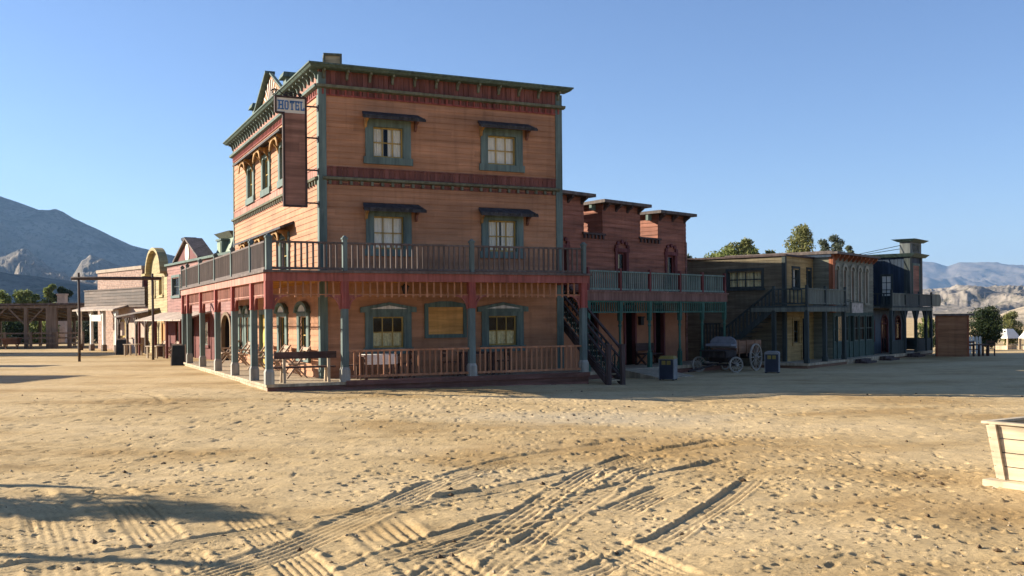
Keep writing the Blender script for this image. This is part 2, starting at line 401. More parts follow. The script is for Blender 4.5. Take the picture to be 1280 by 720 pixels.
# blank painted board between the ground floor windows
mb = MB(FT); a0, a1, z0, z1 = 5.47, 6.93, 1.46, 2.58
mb.box(a0, a0 + .12, .022, .085, z0, z1); mb.box(a1 - .12, a1, .022, .085, z0, z1); mb.box(a0 + .12, a1 - .12, .022, .082, z0, z0 + .12)
mb.prism([(a0 + .12, z1 - .12), (a1 - .12, z1 - .12), (a1 - .12, z1), ((a0 + a1) / 2 + .2, z1 + .07), ((a0 + a1) / 2 - .2, z1 + .07), (a0 + .12, z1)], .022, .082, 'az')
p = mb.build('notice_board_frame', GREENCAP, hotel)
mb = MB(FT); mb.box(a0 + .12, a1 - .12, .02, .04, z0 + .12, z1 - .12); mb.build('notice_board_panel', TANBOARD, p)

# left facade: tall narrow sash windows under one long bracketed hood per storey
def side_window(c, z0, z1, w2=.8):
    w = casing(LT, c - w2, c + w2, z0 - .25, z1 + .18, .3, hotel, TEAL, sill=.25, head=.18)
    sash(LT, c - w2 + .3, c + w2 - .3, z0, z1, -.05, 2, 2, OCHRE, w)
    curtain(LT, c - w2 + .3, c + w2 - .3, z0, z1, -.17, CURTAIN, w, 4, split=True)
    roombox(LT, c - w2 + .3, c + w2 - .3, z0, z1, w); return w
def arch_bracket(T, c, z, r, parent, out=.42):
    """an open half-round fretwork arch standing out from the wall on both sides of a window head"""
    mb = MB(T); n = 10; o = []; i_ = []
    for k in range(n + 1):
        t = PI * k / n; o.append((c + (r + .09) * math.cos(t), z - .05 + (r * .55 + .07) * math.sin(t))); i_.append((c + r * math.cos(t), z - .10 + (r * .55) * math.sin(t)))
    poly = o + i_[::-1]
    for k in range(n):
        mb.prism([o[k], o[k + 1], i_[k + 1], i_[k]], out - .06, out - .01, 'az')
    for sg in (-1, 1):     # side knees back to the wall
        a = c + sg * (r + .08)
        mb.prism([(.02, z + .30), (out, z + .30), (out, z + .22), (.26, z + .16), (.14, z + .02), (.08, z - .18), (.02, z - .24)], a - .03, a + .03)
        mb.box(a - .02, a + .02, out - .06, out - .02, z - .12, z - .03)
    mb.build('arch_bracket', ORANGEBR, parent)
for z0, z1, hz in ((7.05, 8.2, 8.72), (3.75, 4.95, 5.42)):
    mb = MB(LT)
    mb.hexa([(5.4, -.02, hz - .05), (14.3, -.02, hz - .05), (14.3, .5, hz - .25), (5.4, .5, hz - .25), (5.4, -.02, hz + .04), (14.3, -.02, hz + .04), (14.3, .5, hz - .17), (5.4, .5, hz - .17)])
    hd = mb.build('long_hood', SHINGLE, hotel)
    for c in (6.85, 9.85, 12.85):
        side_window(c, z0, z1); arch_bracket(LT, c, hz - .52, .56, hd)
for a0, a1 in grL:
    w = casing(LT, a0, a1, .72, 2.36, .32, hotel, TEAL, sill=.24, head=.16)
    sash(LT, a0 + .32, a1 - .32, .96, 2.2, -.05, 2, 2, OCHRE, w); roombox(LT, a0 + .32, a1 - .32, .96, 2.2, w)
    curtain(LT, a0 + .32, a1 - .32, .96, 2.2, -.17, LACE, w, 4, split=True)
    c = (a0 + a1) / 2; r = (a1 - a0) / 2 + .1; mb = MB(LT)
    arc = [(c + r * math.cos(PI * k / 10), 2.32 + .38 * math.sin(PI * k / 10)) for k in range(11)]
    arc2 = [(c + r * .78 * math.cos(PI * k / 10), 2.34 + .26 * math.sin(PI * k / 10)) for k in range(11)]
    for k in range(10): mb.prism([arc[k], arc[k + 1], arc2[k + 1], arc2[k]], -.01, .16, 'az')
    mb.box(a0 - .1, a1 + .1, -.01, .1, 2.3, 2.36); mb.build('window_head', GREENCAP, w)
    mb = MB(LT); mb.prism(arc2[::1], .0, .06, 'az'); mb.build('pediment', WHITEP, w)
a0, a1 = LDOOR
mb = MB(LT); mb.box(a0, a0 + .15, -.14, .07, FLOOR, 2.3); mb.box(a1 - .15, a1, -.14, .07, FLOOR, 2.3); mb.box(a0, a1, -.14, .073, 2.3, 2.48)
dfr = mb.build('door', TEAL, hotel)
mb = MB(LT); mb.box(a0 + .15, a1 - .15, -.1, -.05, FLOOR, 2.3)
for z in (.45, 1.2): mb.box(a0 + .28, a1 - .28, -.05, -.03, z, z + .6)
mb.build('door_leaf', YELLOWDOOR, dfr)
mb = MB(LT); mb.tube([(a0 + .25, -.04, 1.25), (a0 + .25, .04, 1.25)], .03); mb.build('handle', IRON, dfr)

# gable with a painted sunburst, over the left facade
c = 8.95; mb = MB(LT)
mb.prism([(c - 2.2, 9.85), (c + 2.2, 9.85), (c + 2.2, 10.02), (c, 11.14), (c - 2.2, 10.02)], -.15, .02, 'az')
gb = mb.build('gable', SALMON, hotel)
mb = MB(LT)
for sg, ov_, th_, bk_ in ((-1, .08, .06, -.04), (1, .22, .09, -.15)):
    p0 = (c + sg * 2.55, 9.96); p1 = (c, 11.22)
    mb.hexa([(p0[0], bk_, p0[1]), (p0[0], ov_, p0[1]), (p1[0], ov_, p1[1]), (p1[0], bk_, p1[1]),
             (p0[0], bk_, p0[1] + th_), (p0[0], ov_, p0[1] + th_), (p1[0], ov_, p1[1] + th_), (p1[0], bk_, p1[1] + th_)])
mb.build('gable_cornice', GREENCAP, gb)
mb = MB(LT)
for k in range(9):
    t = PI * (.08 + .84 * k / 8); ro = (.92 if k not in (0, 8) else 1.3) + .1 * math.sin(t)
    q = lambda r, dt: (c + r * math.cos(t + dt) * 1.25, 9.96 + r * math.sin(t + dt))
    mb.prism([q(.34, -.035), q(ro, -.035), q(ro, .035), q(.34, .035)], .01, .05, 'az')
hub = [(c + .34 * math.cos(PI * k / 10), 9.94 + .3 * math.sin(PI * k / 10)) for k in range(11)]
mb.prism(hub, .01, .06, 'az'); mb.build('sunburst', WHITEP, gb)
for sg in (-1, 1):
    a = c + sg * 2.75; mb = MB(LT); mb.box(a - .22, a + .22, -.3, .12, 9.9, 10.42); mb.build('parapet_post', TEAL, gb)
    mb = MB(LT); mb.hexa([(a - .36, -.44, 10.42), (a + .36, -.44, 10.42), (a + .36, .26, 10.42), (a - .36, .26, 10.42), (a - .3, -.38, 10.6), (a + .3, -.38, 10.6), (a + .3, .2, 10.6), (a - .3, .2, 10.6)]); mb.build('post_cap', GREENCAP, gb)

# ------- porch: deck, plinth, posts, beams, balcony
mb = MB(); mb.box(0, 10.45, 0, 2.0, .19, FLOOR); mb.box(0, 2.1, 2.0, 18.1, .19, FLOOR); mb.build('porch_deck', DECK, hotel)
mb = MB(); mb.box(.04, 10.42, .04, .12, -.4, .19); mb.box(10.34, 10.42, .12, 2.0, -.4, .19); mb.box(2.3, 10.44, -.03, .04, .16, .31); mb.build('front_plinth', PLINTH, hotel)
mb = MB(); mb.box(.05, .13, .12, 18.05, -.4, .19); mb.box(.05, 2.1, 18.05, 18.1, -.4, .19); mb.build('side_plinth', DECK, hotel)
posts = [(.1, .1), (2.3, .1), (6.32, .1), (10.27, .1)] + [(.1, v) for v in (2.25, 5.5, 8.94, 12.65, 16.36, 18.0)]
for i, (x, y) in enumerate(posts):
    mb = MB(); h = .095
    mb.box(x - h, x + h, y - h, y + h, .7, 2.44, 0); mb.box(x - h - .012, x + h + .012, y - h - .012, y + h + .012, 2.44, FASB, 1)
    for z in (2.40,): mb.box(x - h - .02, x + h + .02, y - h - .02, y + h + .02, z, z + .05, 1)
    b = .125
    mb.box(x - b, x + b, y - b, y + b, FLOOR, .62, 2)
    mb.hexa([(x - b, y - b, .62), (x + b, y - b, .62), (x + b, y + b, .62), (x - b, y + b, .62), (x - h, y - h, .7), (x + h, y - h, .7), (x + h, y + h, .7), (x - h, y + h, .7)], 2)
    mb.build('porch_post', [TEALP, REDPOST, STONEBASE], hotel)
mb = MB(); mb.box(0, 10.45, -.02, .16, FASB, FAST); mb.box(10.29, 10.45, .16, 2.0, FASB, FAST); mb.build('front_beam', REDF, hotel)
mb = MB(); mb.box(-.02, .16, .16, 18.1, FASB, FAST); mb.box(.16, 2.1, 17.94, 18.1, FASB, FAST); mb.build('side_beam', REDLIT, hotel)
mb = MB(); mb.box(-.08, 10.53, -.08, 2.0, FAST, FAST + .07); mb.box(-.08, 2.1, 2.0, 18.18, FAST, FAST + .07); mb.build('balcony_floor', BROWNRAIL, hotel)
mb = MB(); mb.box(.16, 10.29, .16, 1.97, FAST - .06, FAST - .003); mb.box(.16, 2.07, 1.97, 17.94, FAST - .06, FAST - .003)
for k in range(18): y = 2.6 + k * .88; mb.box(.16, 2.07, y, y + .07, FASB + .03, FAST - .06)
for k in range(11): x = .9 + k * .88; mb.box(x, x + .07, .16, 1.97, FASB + .03, FAST - .06)
mb.build('porch_ceiling', TANBOARD, hotel)

def knee(mb, T, a, sg, z=2.82):
    """quarter round fretwork bracket beside a post"""
    n = 6; r = .42
    o = [(a + sg * r * (1 - math.cos(PI / 2 * k / n)), z - r * 1.05 + r * 1.05 * math.sin(PI / 2 * k / n)) for k in range(n + 1)]
    i_ = [(a + sg * (r * (1 - math.cos(PI / 2 * k / n)) + .05 * math.cos(PI / 2 * k / n)), z - r * 1.05 + r * 1.05 * math.sin(PI / 2 * k / n) - .05 * math.sin(PI / 2 * k / n)) for k in range(n + 1)]
    for k in range(n): mb.prism([o[k], o[k + 1], i_[k + 1], i_[k]], -.02, .02, 'az')
    mb.prism([(a, z - .02), (a + sg * .3, z - .02), (a + sg * .26, z - .06), (a + sg * .08, z - .12), (a + sg * .04, z - .3), (a, z - .3)], -.012, .012, 'az')
def spindles(T, a0, a1, m0, m1, parent, sp=.215):
    mb = MB(T); mb.box(a0, a1, -.02, .02, 2.80, 2.83, 0)
    n = int((a1 - a0) / sp)
    for k in range(1, n):
        a = a0 + (a1 - a0) * k / n; mb.box(a - .022, a + .022, -.018, .018, 2.84, FASB, 0)
        mb.box(a - .03, a + .03, -.022, .022, 2.74, 2.80, 0)
    kb = MB(T); knee(kb, T, a0, 1); kb.build('knee_bracket', REDF, parent); kb = MB(T); knee(kb, T, a1, -1); kb.build('knee_bracket', REDF, parent)
    mb.build('spindle_frieze', [m0], parent)
FP = lambda a, d, z: (a, .1 - d, z); LP_ = lambda a, d, z: (.1 - d, a, z)
fx = [.1, 2.3, 6.32, 10.27]; lv = [.1, 2.25, 5.5, 8.94, 12.65, 16.36, 18.0]
for a, b in zip(fx[:-1], fx[1:]): spindles(FP, a + .11, b - .11, RUSTRAIL, 0, hotel)
for a, b in zip(lv[:-1], lv[1:]): spindles(LP_, a + .11, b - .11, REDLIT, 0, hotel, .16)

# balcony newels and balustrades
for x, y in [(x, .04) for x in fx] + [(.04, v) for v in lv[1:]]:
    mb = MB(); h = .065 if (x, y) != (fx[0], .04) else .085
    mb.box(x - h, x + h, y - h, y + h, FAST + .07, 4.42); mb.box(x - h - .02, x + h + .02, y - h - .02, y + h + .02, 4.42, 4.47)
    mb.hexa([(x - h, y - h, 4.47), (x + h, y - h, 4.47), (x + h, y + h, 4.47), (x - h, y + h, 4.47), (x - .03, y - .03, 4.53), (x + .03, y - .03, 4.53), (x + .03, y + .03, 4.53), (x - .03, y + .03, 4.53)])
    mb.build('balcony_newel', TEALP, hotel)
def balustrade(T, a0, a1, zb, zt, sp, mat, parent, split, w=.045, t=.028, railw=.09):
    mb = MB(T); mb.box(a0, a1, -railw / 2, railw / 2, zt - .055, zt); mb.box(a0, a1, -.03, .03, zb, zb + .07)
    n = max(2, int(round((a1 - a0) / sp)))
    if not split:
        for k in range(1, n): a = a0 + (a1 - a0) * k / n; mb.box(a - w / 2, a + w / 2, -t / 2, t / 2, zb + .07, zt - .055)
        return mb.build('balustrade', mat, parent)
    o = mb.build('balustrade', mat, parent); proto = None
    for k in range(1, n):
        a = a0 + (a1 - a0) * k / n
        b = MB(T); b.box(a - w / 2, a + w / 2, -t / 2, t / 2, zb + .07, zt - .055); b.build('baluster', mat, o)
    return o
FB = lambda a, d, z: (a, .04 - d, z); LB = lambda a, d, z: (.04 - d, a, z)
for a, b in zip(fx[:-1], fx[1:]): balustrade(FB, a + .07, b - .07, 3.53, RAILZ, .172, BROWNRAIL, hotel, True, w=.055, t=.045)
for a, b in zip(lv[:-1], lv[1:]): balustrade(LB, a + .07, b - .07, 3.53, RAILZ, .15, BROWNRAIL, hotel, False, w=.045, t=.07)
for a, b in zip(fx[1:-1], fx[2:]): balustrade(FP, a + .1, b - .1, .38, 1.19, .178, RUSTRAIL, hotel, True, w=.05)
# lantern under the balcony
mb = MB(); x, y = 4.45, .9
mb.tube([(x, y, 3.38), (x, y, 3.16)], .012, 6); 
mb.hexa([(x - .05, y - .05, 2.86), (x + .05, y - .05, 2.86), (x + .05, y + .05, 2.86), (x - .05, y + .05, 2.86), (x - .09, y - .09, 3.08), (x + .09, y - .09, 3.08), (x + .09, y + .09, 3.08), (x - .09, y + .09, 3.08)])
mb.hexa([(x - .12, y - .12, 3.08), (x + .12, y - .12, 3.08), (x + .12, y + .12, 3.08), (x - .12, y + .12, 3.08), (x - .02, y - .02, 3.17), (x + .02, y - .02, 3.17), (x + .02, y + .02, 3.17), (x - .02, y + .02, 3.17)])
tag(mb.build('hanging_lantern', IRON), 'black iron lantern hanging under the front balcony of the hotel', 'lantern')
bpy.data.objects['hanging_lantern'].location = (HX, HY, 0); bpy.data.objects['hanging_lantern'].rotation_euler = (0, 0, rad(HYAW))

# ------- hanging HOTEL sign at the corner (its own thing)
sg = thing('hotel_sign', HX, HY, 0, HYAW, 'tall brown hanging sign with blue letters HOTEL on its cream top panel', 'sign')
ST = lambda a, d, z: (a, V0 - d, z)
Z0, Z1, ZS = 5.53, 8.88, 8.40
mb = MB(ST); mb.box(1.0, 1.66, -.04, .04, Z0 + .04, ZS - .02); mb.build('sign_panel', SIGNBR, sg)
mb = MB(ST); mb.box(.76, 1.66, -.043, .043, ZS - .02, Z1 - .04); mb.build('letter_panel', CREAM, sg)
mb = MB(ST); t = .06
mb.box(.96, 1.02, -t, t, Z0, ZS - .03); mb.box(1.64, 1.70, -t, t, Z0, Z1); mb.box(1.02, 1.64, -t, t, Z0, Z0 + .06)
mb.box(.72, .78, -t, t, ZS - .03, Z1); mb.box(.78, 1.02, -t, t, ZS - .05, ZS + .0); mb.box(.78, 1.64, -t, t, Z1 - .05, Z1 + .01)
mb.build('sign_frame', painted('dark_brown_sign_frame', (.05, .03, .024), axis='v', wear=.1), sg)
mb = MB(ST)
def letter(ch, x, z, w, h):
    s_ = w * .30; e = .03; D0, D1 = .043, .055
    B = lambda a, b, c_, d_: mb.box(x + a, x + b, D0, D1, z + c_, z + d_)
    sf = h * .12
    if ch == 'H':
        for q in (0, w - s_): B(q, q + s_, 0, h); B(q - e, q + s_ + e, 0, sf); B(q - e, q + s_ + e, h - sf, h)
        B(s_, w - s_, h * .42, h * .58)
    if ch == 'O':
        B(0, s_, h * .12, h * .88); B(w - s_, w, h * .12, h * .88); B(s_ * .5, w - s_ * .5, 0, h * .15); B(s_ * .5, w - s_ * .5, h * .85, h)
    if ch == 'T':
        B(w / 2 - s_ / 2, w / 2 + s_ / 2, 0, h); B(0, w, h - sf * 1.3, h); B(0, e * 1.2, h * .72, h); B(w - e * 1.2, w, h * .72, h); B(w / 2 - s_, w / 2 + s_, 0, sf)
    if ch in 'EL':
        B(0, s_, 0, h); B(-e, s_ + e, h - sf, h); B(0, w, 0, sf * 1.3); B(w - e * 1.2, w, 0, h * .32)
    if ch == 'E':
        B(0, w, h - sf * 1.3, h); B(w - e * 1.2, w, h * .72, h); B(s_, w * .75, h * .44, h * .57); B(w * .7, w * .82, h * .36, h * .65)
x = .835
for ch, w in zip('HOTEL', (.145, .125, .13, .12, .12)):
    letter(ch, x, ZS + .07, w, .28); x += w + .038
mb.build('hotel_lettering', BLUEL, sg)
mb = MB(ST)
for z in (8.63, 7.67, 6.68, 5.67):
    mb = MB(ST); mb.bar((1.70, 0, z), (U0 - .05, 0, z), .045); mb.box(U0 - .075, U0 - .047, -.08, .08, z - .12, z + .06); mb.build('mounting_arm', IRON, sg)
mb = MB(ST)
def scroll(cx, cz, r0, r1, t0, t1, n=18):
    return [(cx + (r0 + (r1 - r0) * k / n) * math.cos(t0 + (t1 - t0) * k / n), 0, cz + (r0 + (r1 - r0) * k / n) * math.sin(t0 + (t1 - t0) * k / n)) for k in range(n + 1)]
mb.tube(scroll(.72, 8.99, .03, .1, 4.5 * PI, 1.3 * PI), .016, 6); mb.tube([(.62, 0, 9.02), (.72, 0, 9.09), (.85, 0, 9.05), (1.0, 0, 8.93), (1.1, 0, 8.9)], .016, 6)
for k, xx in enumerate((1.08, 1.22, 1.36, 1.5)):
    mb.tube(scroll(xx, 8.95, .015, .06, 4 * PI, .3), .014, 6)
mb.tube([(1.0, 0, 8.9), (1.25, 0, 9.02), (1.5, 0, 8.96), (1.68, 0, 8.89)], .014, 6)
mb.build('scrollwork', IRON, sg)

# tan box on the roof
rb = thing('roof_cabinet', *[HX + 3.12 * math.cos(rad(HYAW)) - 4.2 * math.sin(rad(HYAW)), HY + 3.12 * math.sin(rad(HYAW)) + 4.2 * math.cos(rad(HYAW)), 9.24], HYAW - 12, 'small tan wooden cabinet standing on the hotel roof behind the cornice', 'cabinet')
mb = MB(); mb.box(-.24, .24, -.24, .24, 0, 1.55); mb.build('body', painted('tan_cabinet_boards', (.50, .40, .23), board=.2, axis='z'), rb)
mb = MB(); mb.box(-.3, .3, -.3, .3, 1.55, 1.62)
for sx in (-.27, .27):
    for sy in (-.27, .27): mb.box(sx - .03, sx + .03, sy - .03, sy + .03, .2, 1.55)
mb.box(-.34, .34, -.33, -.30, 1.08, 1.13); mb.build('frame', OLIVE, rb)
# ------------------------------------------------------------------ porch furniture
def on_frame(ox, oy, yaw, a, b):
    c, s = math.cos(rad(yaw)), math.sin(rad(yaw)); return (ox + a * c - b * s, oy + a * s + b * c)
def hpt(a, b): return on_frame(HX, HY, HYAW, a, b)
BENCHW = painted('dark_brown_bench_planks', (.085, .045, .035), board=.15, axis='z', wear=.2, worn=(.2, .13, .1))
PALEWOOD = painted('pale_bare_wood', (.48, .37, .25), board=.12, axis='v', var=.2, wear=.4, worn=(.5, .42, .32))
CHAIRW = painted('weathered_chair_wood', (.36, .25, .17), axis='v', wear=.4, worn=(.45, .36, .26))

def long_bench(x0, x1, y, label):
    px, py = hpt((x0 + x1) / 2, y); w = (x1 - x0) / 2
    b = thing('porch_bench', px, py, FLOOR, HYAW, label, 'bench')
    mb = MB(); mb.box(-w, w, -.03, .02, .70, .90); mb.build('backrest', BENCHW, b)
    mb = MB(); mb.box(-w, w, .06, .42, .42, .47); mb.build('seat', BENCHW, b)
    for sx in (-w + .3, w - .22):
        mb = MB(); mb.bar((sx, .0, 0), (sx, .03, .9), .08, .06); mb.bar((sx, .4, 0), (sx, .3, .42), .08, .06); mb.box(sx - .03, sx + .03, 0, .4, .36, .42); mb.build('leg', PALEWOOD, b)
    return b
long_bench(.28, 2.1, .32, 'long dark plank bench at the open front corner of the hotel porch')
def chair(name, x, y, yaw, label, group):
    c = thing(name, x, y, FLOOR, yaw, label, 'chair', group)
    mb = MB(); mb.box(-.45, .45, -.25, .25, .42, .47); mb.build('seat', CHAIRW, c)
    mb = MB()
    for z in (.56, .70, .84): mb.hexa([(-.45, .25 + (z - .47) * .35, z), (.45, .25 + (z - .47) * .35, z), (.45, .28 + (z - .47) * .35, z), (-.45, .28 + (z - .47) * .35, z),
        (-.45, .25 + (z - .36) * .35, z + .11), (.45, .25 + (z - .36) * .35, z + .11), (.45, .28 + (z - .36) * .35, z + .11), (-.45, .28 + (z - .36) * .35, z + .11)])
    mb.build('backrest', CHAIRW, c)
    for sx in (-.4, .4):
        mb = MB(); mb.bar((sx, -.28, 0), (sx, .46, .98), .06, .05); mb.build('leg', CHAIRW, c)
        mb = MB(); mb.bar((sx * .9, .36, 0), (sx * .9, -.26, .64), .06, .05); mb.build('leg', CHAIRW, c)
        mb = MB(); mb.box(sx - .04, sx + .04, -.3, .3, .62, .66); mb.build('arm', CHAIRW, c)
    return c
ys = [3.0, 5.7, 8.6, 12.2, 15.2]
lab = ['nearest the front corner', 'second from the front corner', 'midway along its length', 'beside the double windows', 'farthest from the front corner']
c0 = None
for i, v in enumerate(ys):
    x, y = hpt(1.45, v); l = 'weathered crossed-leg bench chair on the hotel side porch, ' + lab[i]
    if c0 is None: c0 = chair('bench_chair', x, y, HYAW - 90, l, 'bench chairs along the side porch')
    else: dup(c0, (x, y, FLOOR), HYAW - 90, l)
def table(name, x, y, z, yaw, L_, W_, H_, mat, label, group=None, cat='table'):
    t = thing(name, x, y, z, yaw, label, cat, group)
    mb = MB(); mb.box(-L_ / 2, L_ / 2, -W_ / 2, W_ / 2, H_ - .05, H_); mb.build('table_top', mat, t)
    for sx in (-1, 1):
        for sy in (-1, 1):
            mb = MB(); a, b = sx * (L_ / 2 - .08), sy * (W_ / 2 - .08); mb.box(a - .04, a + .04, b - .04, b + .04, 0, H_ - .05); mb.build('leg', mat, t)
    return t
x, y = hpt(3.6, 1.0); tb = table('porch_table', x, y, FLOOR, HYAW, 1.1, .7, .74, BENCHW, 'dark wooden table with a pale cloth behind the front porch railing, under the left window')
x, y = hpt(6.9, 1.1); dup(tb, (x, y, FLOOR), HYAW, 'dark wooden table without a cloth behind the front porch railing, right of the blank board')
x, y = hpt(3.6, 1.0)
cl = thing('tablecloth', x, y, FLOOR, HYAW, 'pale cloth spread over the porch table under the left window', 'tablecloth'); mb = MB()
mb.box(-.48, .48, -.38, .38, .742, .752); mb.box(-.48, .48, -.385, -.378, .45, .752); mb.build('cloth', CURTAIN, cl)
CHD = painted('dark_chair_wood', (.11, .06, .04), axis='v', wear=.2)
def small_chair(x, y, yaw, label):
    c = thing('porch_chair', x, y, FLOOR, yaw, label, 'chair', 'chairs at the porch tables')
    mb = MB(); mb.box(-.21, .21, -.2, .2, .42, .46); mb.build('seat', CHD, c)
    mb = MB(); 
    for z in (.6, .76): mb.box(-.2, .2, .19, .22, z, z + .1)
    mb.build('backrest', CHD, c)
    for sx in (-.19, .19):
        mb = MB(); mb.box(sx - .02, sx + .02, .17, .21, 0, .9); mb.build('leg', CHD, c)
        mb = MB(); mb.box(sx - .02, sx + .02, -.2, -.16, 0, .42); mb.build('leg', CHD, c)
    return c
k0 = None
for x_, v, yw, l in ((2.8, 1.0, 90, 'dark wooden chair left of the cloth-covered porch table'), (4.5, 1.0, -90, 'dark wooden chair right of the cloth-covered porch table'), (6.0, 1.1, 90, 'dark wooden chair left of the bare porch table, below the blank board'), (7.8, 1.1, -90, 'dark wooden chair right of the bare porch table')):
    x, y = hpt(x_, v)
    if k0 is None: k0 = small_chair(x, y, HYAW + yw, l)
    else: dup(k0, (x, y, FLOOR), HYAW + yw, l)

# ------------------------------------------------------------------ stairs beside the hotel
SG = -.12
sx, sy = hpt(11.06, -.55)
st = thing('wooden_staircase', sx, sy, SG, HYAW, 'dark wooden outdoor staircase with patterned railings climbing along the right side of the hotel', 'staircase')
STAIRW = painted('dark_stair_wood', (.07, .045, .04), axis='v', wear=.2, worn=(.16, .12, .1))
STAIRG = painted('dark_green_fretwork', (.035, .06, .05), axis='v', wear=.1)
n = 17; rise = 3.15 / n; run = .285
mb = MB()
for k in range(n): mb.box(-.22, .22, k * run, (k + 1) * run + .03, (k + 1) * rise - .045, (k + 1) * rise)
mb.build('tread', DECK, st)
for s_ in (-.26, .26):
    mb = MB(); mb.hexa([(s_ - .03, 0, -.05), (s_ + .03, 0, -.05), (s_ + .03, n * run, n * rise - .25), (s_ - .03, n * run, n * rise - .25), (s_ - .03, 0, .2), (s_ + .03, 0, .2), (s_ + .03, n * run, n * rise + .02), (s_ - .03, n * run, n * rise + .02)]); mb.build('stringer', STAIRW, st)
    mb = MB(); mb.bar((s_, .0, 1.16), (s_, n * run, n * rise + .96), .07, .07); mb.bar((s_, .0, .82), (s_, n * run, n * rise + .62), .05, .05); mb.bar((s_, .0, .3), (s_, n * run, n * rise + .1), .05, .05)
    mb.build('handrail', STAIRW, st)
    mb = MB()
    for k in range(n):
        y0 = (k + .5) * run; z0 = .3 + (k + .5) * rise
        mb.box(s_ - .015, s_ + .015, y0 - .03, y0 + .03, z0, z0 + .5)
        pts = [(s_, y0 + .1 * math.cos(t) + .06, z0 + .26 + .13 * math.sin(t)) for t in [2 * PI * q / 8 for q in range(9)]]
        mb.tube(pts, .018, 5)
    mb.build('fretwork', STAIRG, st)
    mb = MB(); mb.box(s_ - .065, s_ + .065, -.12, .01, 0, 1.28); mb.box(s_ - .085, s_ + .085, -.14, .03, 1.28, 1.33); mb.build('newel_post', STAIRW, st)

# ------------------------------------------------------------------ red saloon block
AX, AY, AYAW = 2.66, 35.3, 46.0
an = thing('red_saloon_building', AX, AY, 0, AYAW, 'dark red clapboard saloon with stepped roof blocks and a green railed balcony beside the hotel', 'saloon building')
REDW = painted('dark_red_clapboard', (.27, .10, .058), board=.17, axis='z', var=.16, wear=.2, worn=(.27, .15, .1))
REDD = painted('deep_red_trim', (.15, .04, .035), axis='v', wear=.15)
PLASTER = flat_mat('terracotta_plaster', (.40, .17, .085), var=.15, scale=1.5)
BALTEAL = painted('pale_teal_baluster_paint', (.15, .20, .165), axis='v', wear=.3, worn=(.34, .33, .28))
POSTG = painted('dark_green_post_paint', (.045, .12, .085), axis='v', wear=.25, worn=(.15, .18, .15))
BEAMBR = painted('red_brown_beam', (.19, .095, .07), axis='v', wear=.25)
AT = lambda a, d, z: (a, 2.0 - d, z)
X1 = 9.0
TW = [(-1.2, 2.2, 6.66, 4.4), (3.32, 5.75, 6.52, 3.2), (6.98, X1, 6.36, 9.0)]
bays = [(.5, 1.2), (4.15, 4.85), (7.5, 8.2)]
mb = MB(AT); holes = [(a + .08, b - .08, 2.95, 4.7) for a, b in bays]
siding(mb, -.4, X1, 2.9, 5.25, holes, bh=.17)
mb.build('upper_wall', REDW, an, recalc=False)
mb = MB(AT); gd = [(2.4, 2.9), (4.7, 5.3), (6.7, 7.25)]
gh = [(a, b, .2, 2.42) for a, b in gd]
siding(mb, -.4, X1, .15, 2.9, gh, bh=2.75, lip=.004); mb.build('lower_wall', PLASTER, an, recalc=False)
mb = MB(); mb.quad((X1, 2, -.3), (X1, 9, -.3), (X1, 9, 5.25), (X1, 2, 5.25)); mb.quad((-.4, 9, -.3), (X1, 9, -.3), (X1, 9, 5.25), (-.4, 9, 5.25))
mb.box(X1 - .1, X1 + .02, 1.96, 2.1, -.2, 5.25, 1); mb.build('end_wall', [REDW, PLINTH], an, recalc=False)
mb = MB(); mb.quad((-.4, 2, 5.22), (X1, 2, 5.22), (X1, 9, 4.6), (-.4, 9, 4.6)); mb.build('flat_roof', ROOFM, an, recalc=False)
for a0, a1, zt, dp in TW:
    mb = MB(AT); siding(mb, a0, a1, 5.25, zt, bh=.17)
    sl = MB(lambda a, d, z: (a0 - d, a, z)); siding(sl, 2.0, dp, 4.8, zt, bh=.17)
    o = len(mb.v); mb.v += sl.v; mb.f += [tuple(i + o for i in f) for f in sl.f]; mb.m += sl.m
    o = len(mb.v); mb.v += [(a1, 2, 4.8), (a1, dp, 4.8), (a1, dp, zt - .05), (a1, 2, zt), (a0, dp, 4.8), (a0, dp, zt - .05)]; mb.f += [(o, o + 1, o + 2, o + 3), (o + 4, o + 1, o + 2, o + 5)]; mb.m += [0, 0]
    bl = mb.build('roof_block', REDW, an, recalc=False)
    mb = MB(); mb.hexa([(a0 - .3, 1.62, zt - .02), (a1 + .3, 1.62, zt - .02), (a1 + .3, dp + .1, zt - .08), (a0 - .3, dp + .1, zt - .08), (a0 - .3, 1.62, zt + .1), (a1 + .3, 1.62, zt + .1), (a1 + .3, dp + .1, zt + .04), (a0 - .3, dp + .1, zt + .04)]); mb.build('roof_slab', ROOFM, bl)
    k = max(2, int((a1 - a0) / .75)); 
    for i in range(k + 1):
        a = a0 + .12 + i * (a1 - a0 - .24) / k; mb = MB(AT); mb.prism([(.02, zt), (.3, zt), (.28, zt - .1), (.1, zt - .2), (.02, zt - .3)], a - .06, a + .06); mb.build('eave_bracket', STAIRW, bl)
    mb = MB(); mb.box(a0 - .27, a0 - .02, 2.3, 2.42, zt - .28, zt - .03); mb.build('side_bracket', BALTEAL, bl)
for a0, a1 in ((2.2, 3.32), (5.75, 6.98)):   # sills of the gaps between roof blocks
    mb = MB(AT); mb.box(a0 - .12, a1 + .12, -.1, .1, 5.25, 5.32)
    k = 6
    for i in range(k): a = a0 + i * (a1 - a0) / (k - 1); mb.box(a - .04, a + .04, .02, .08, 5.1, 5.25)
    mb.build('gap_sill', STAIRW, an)
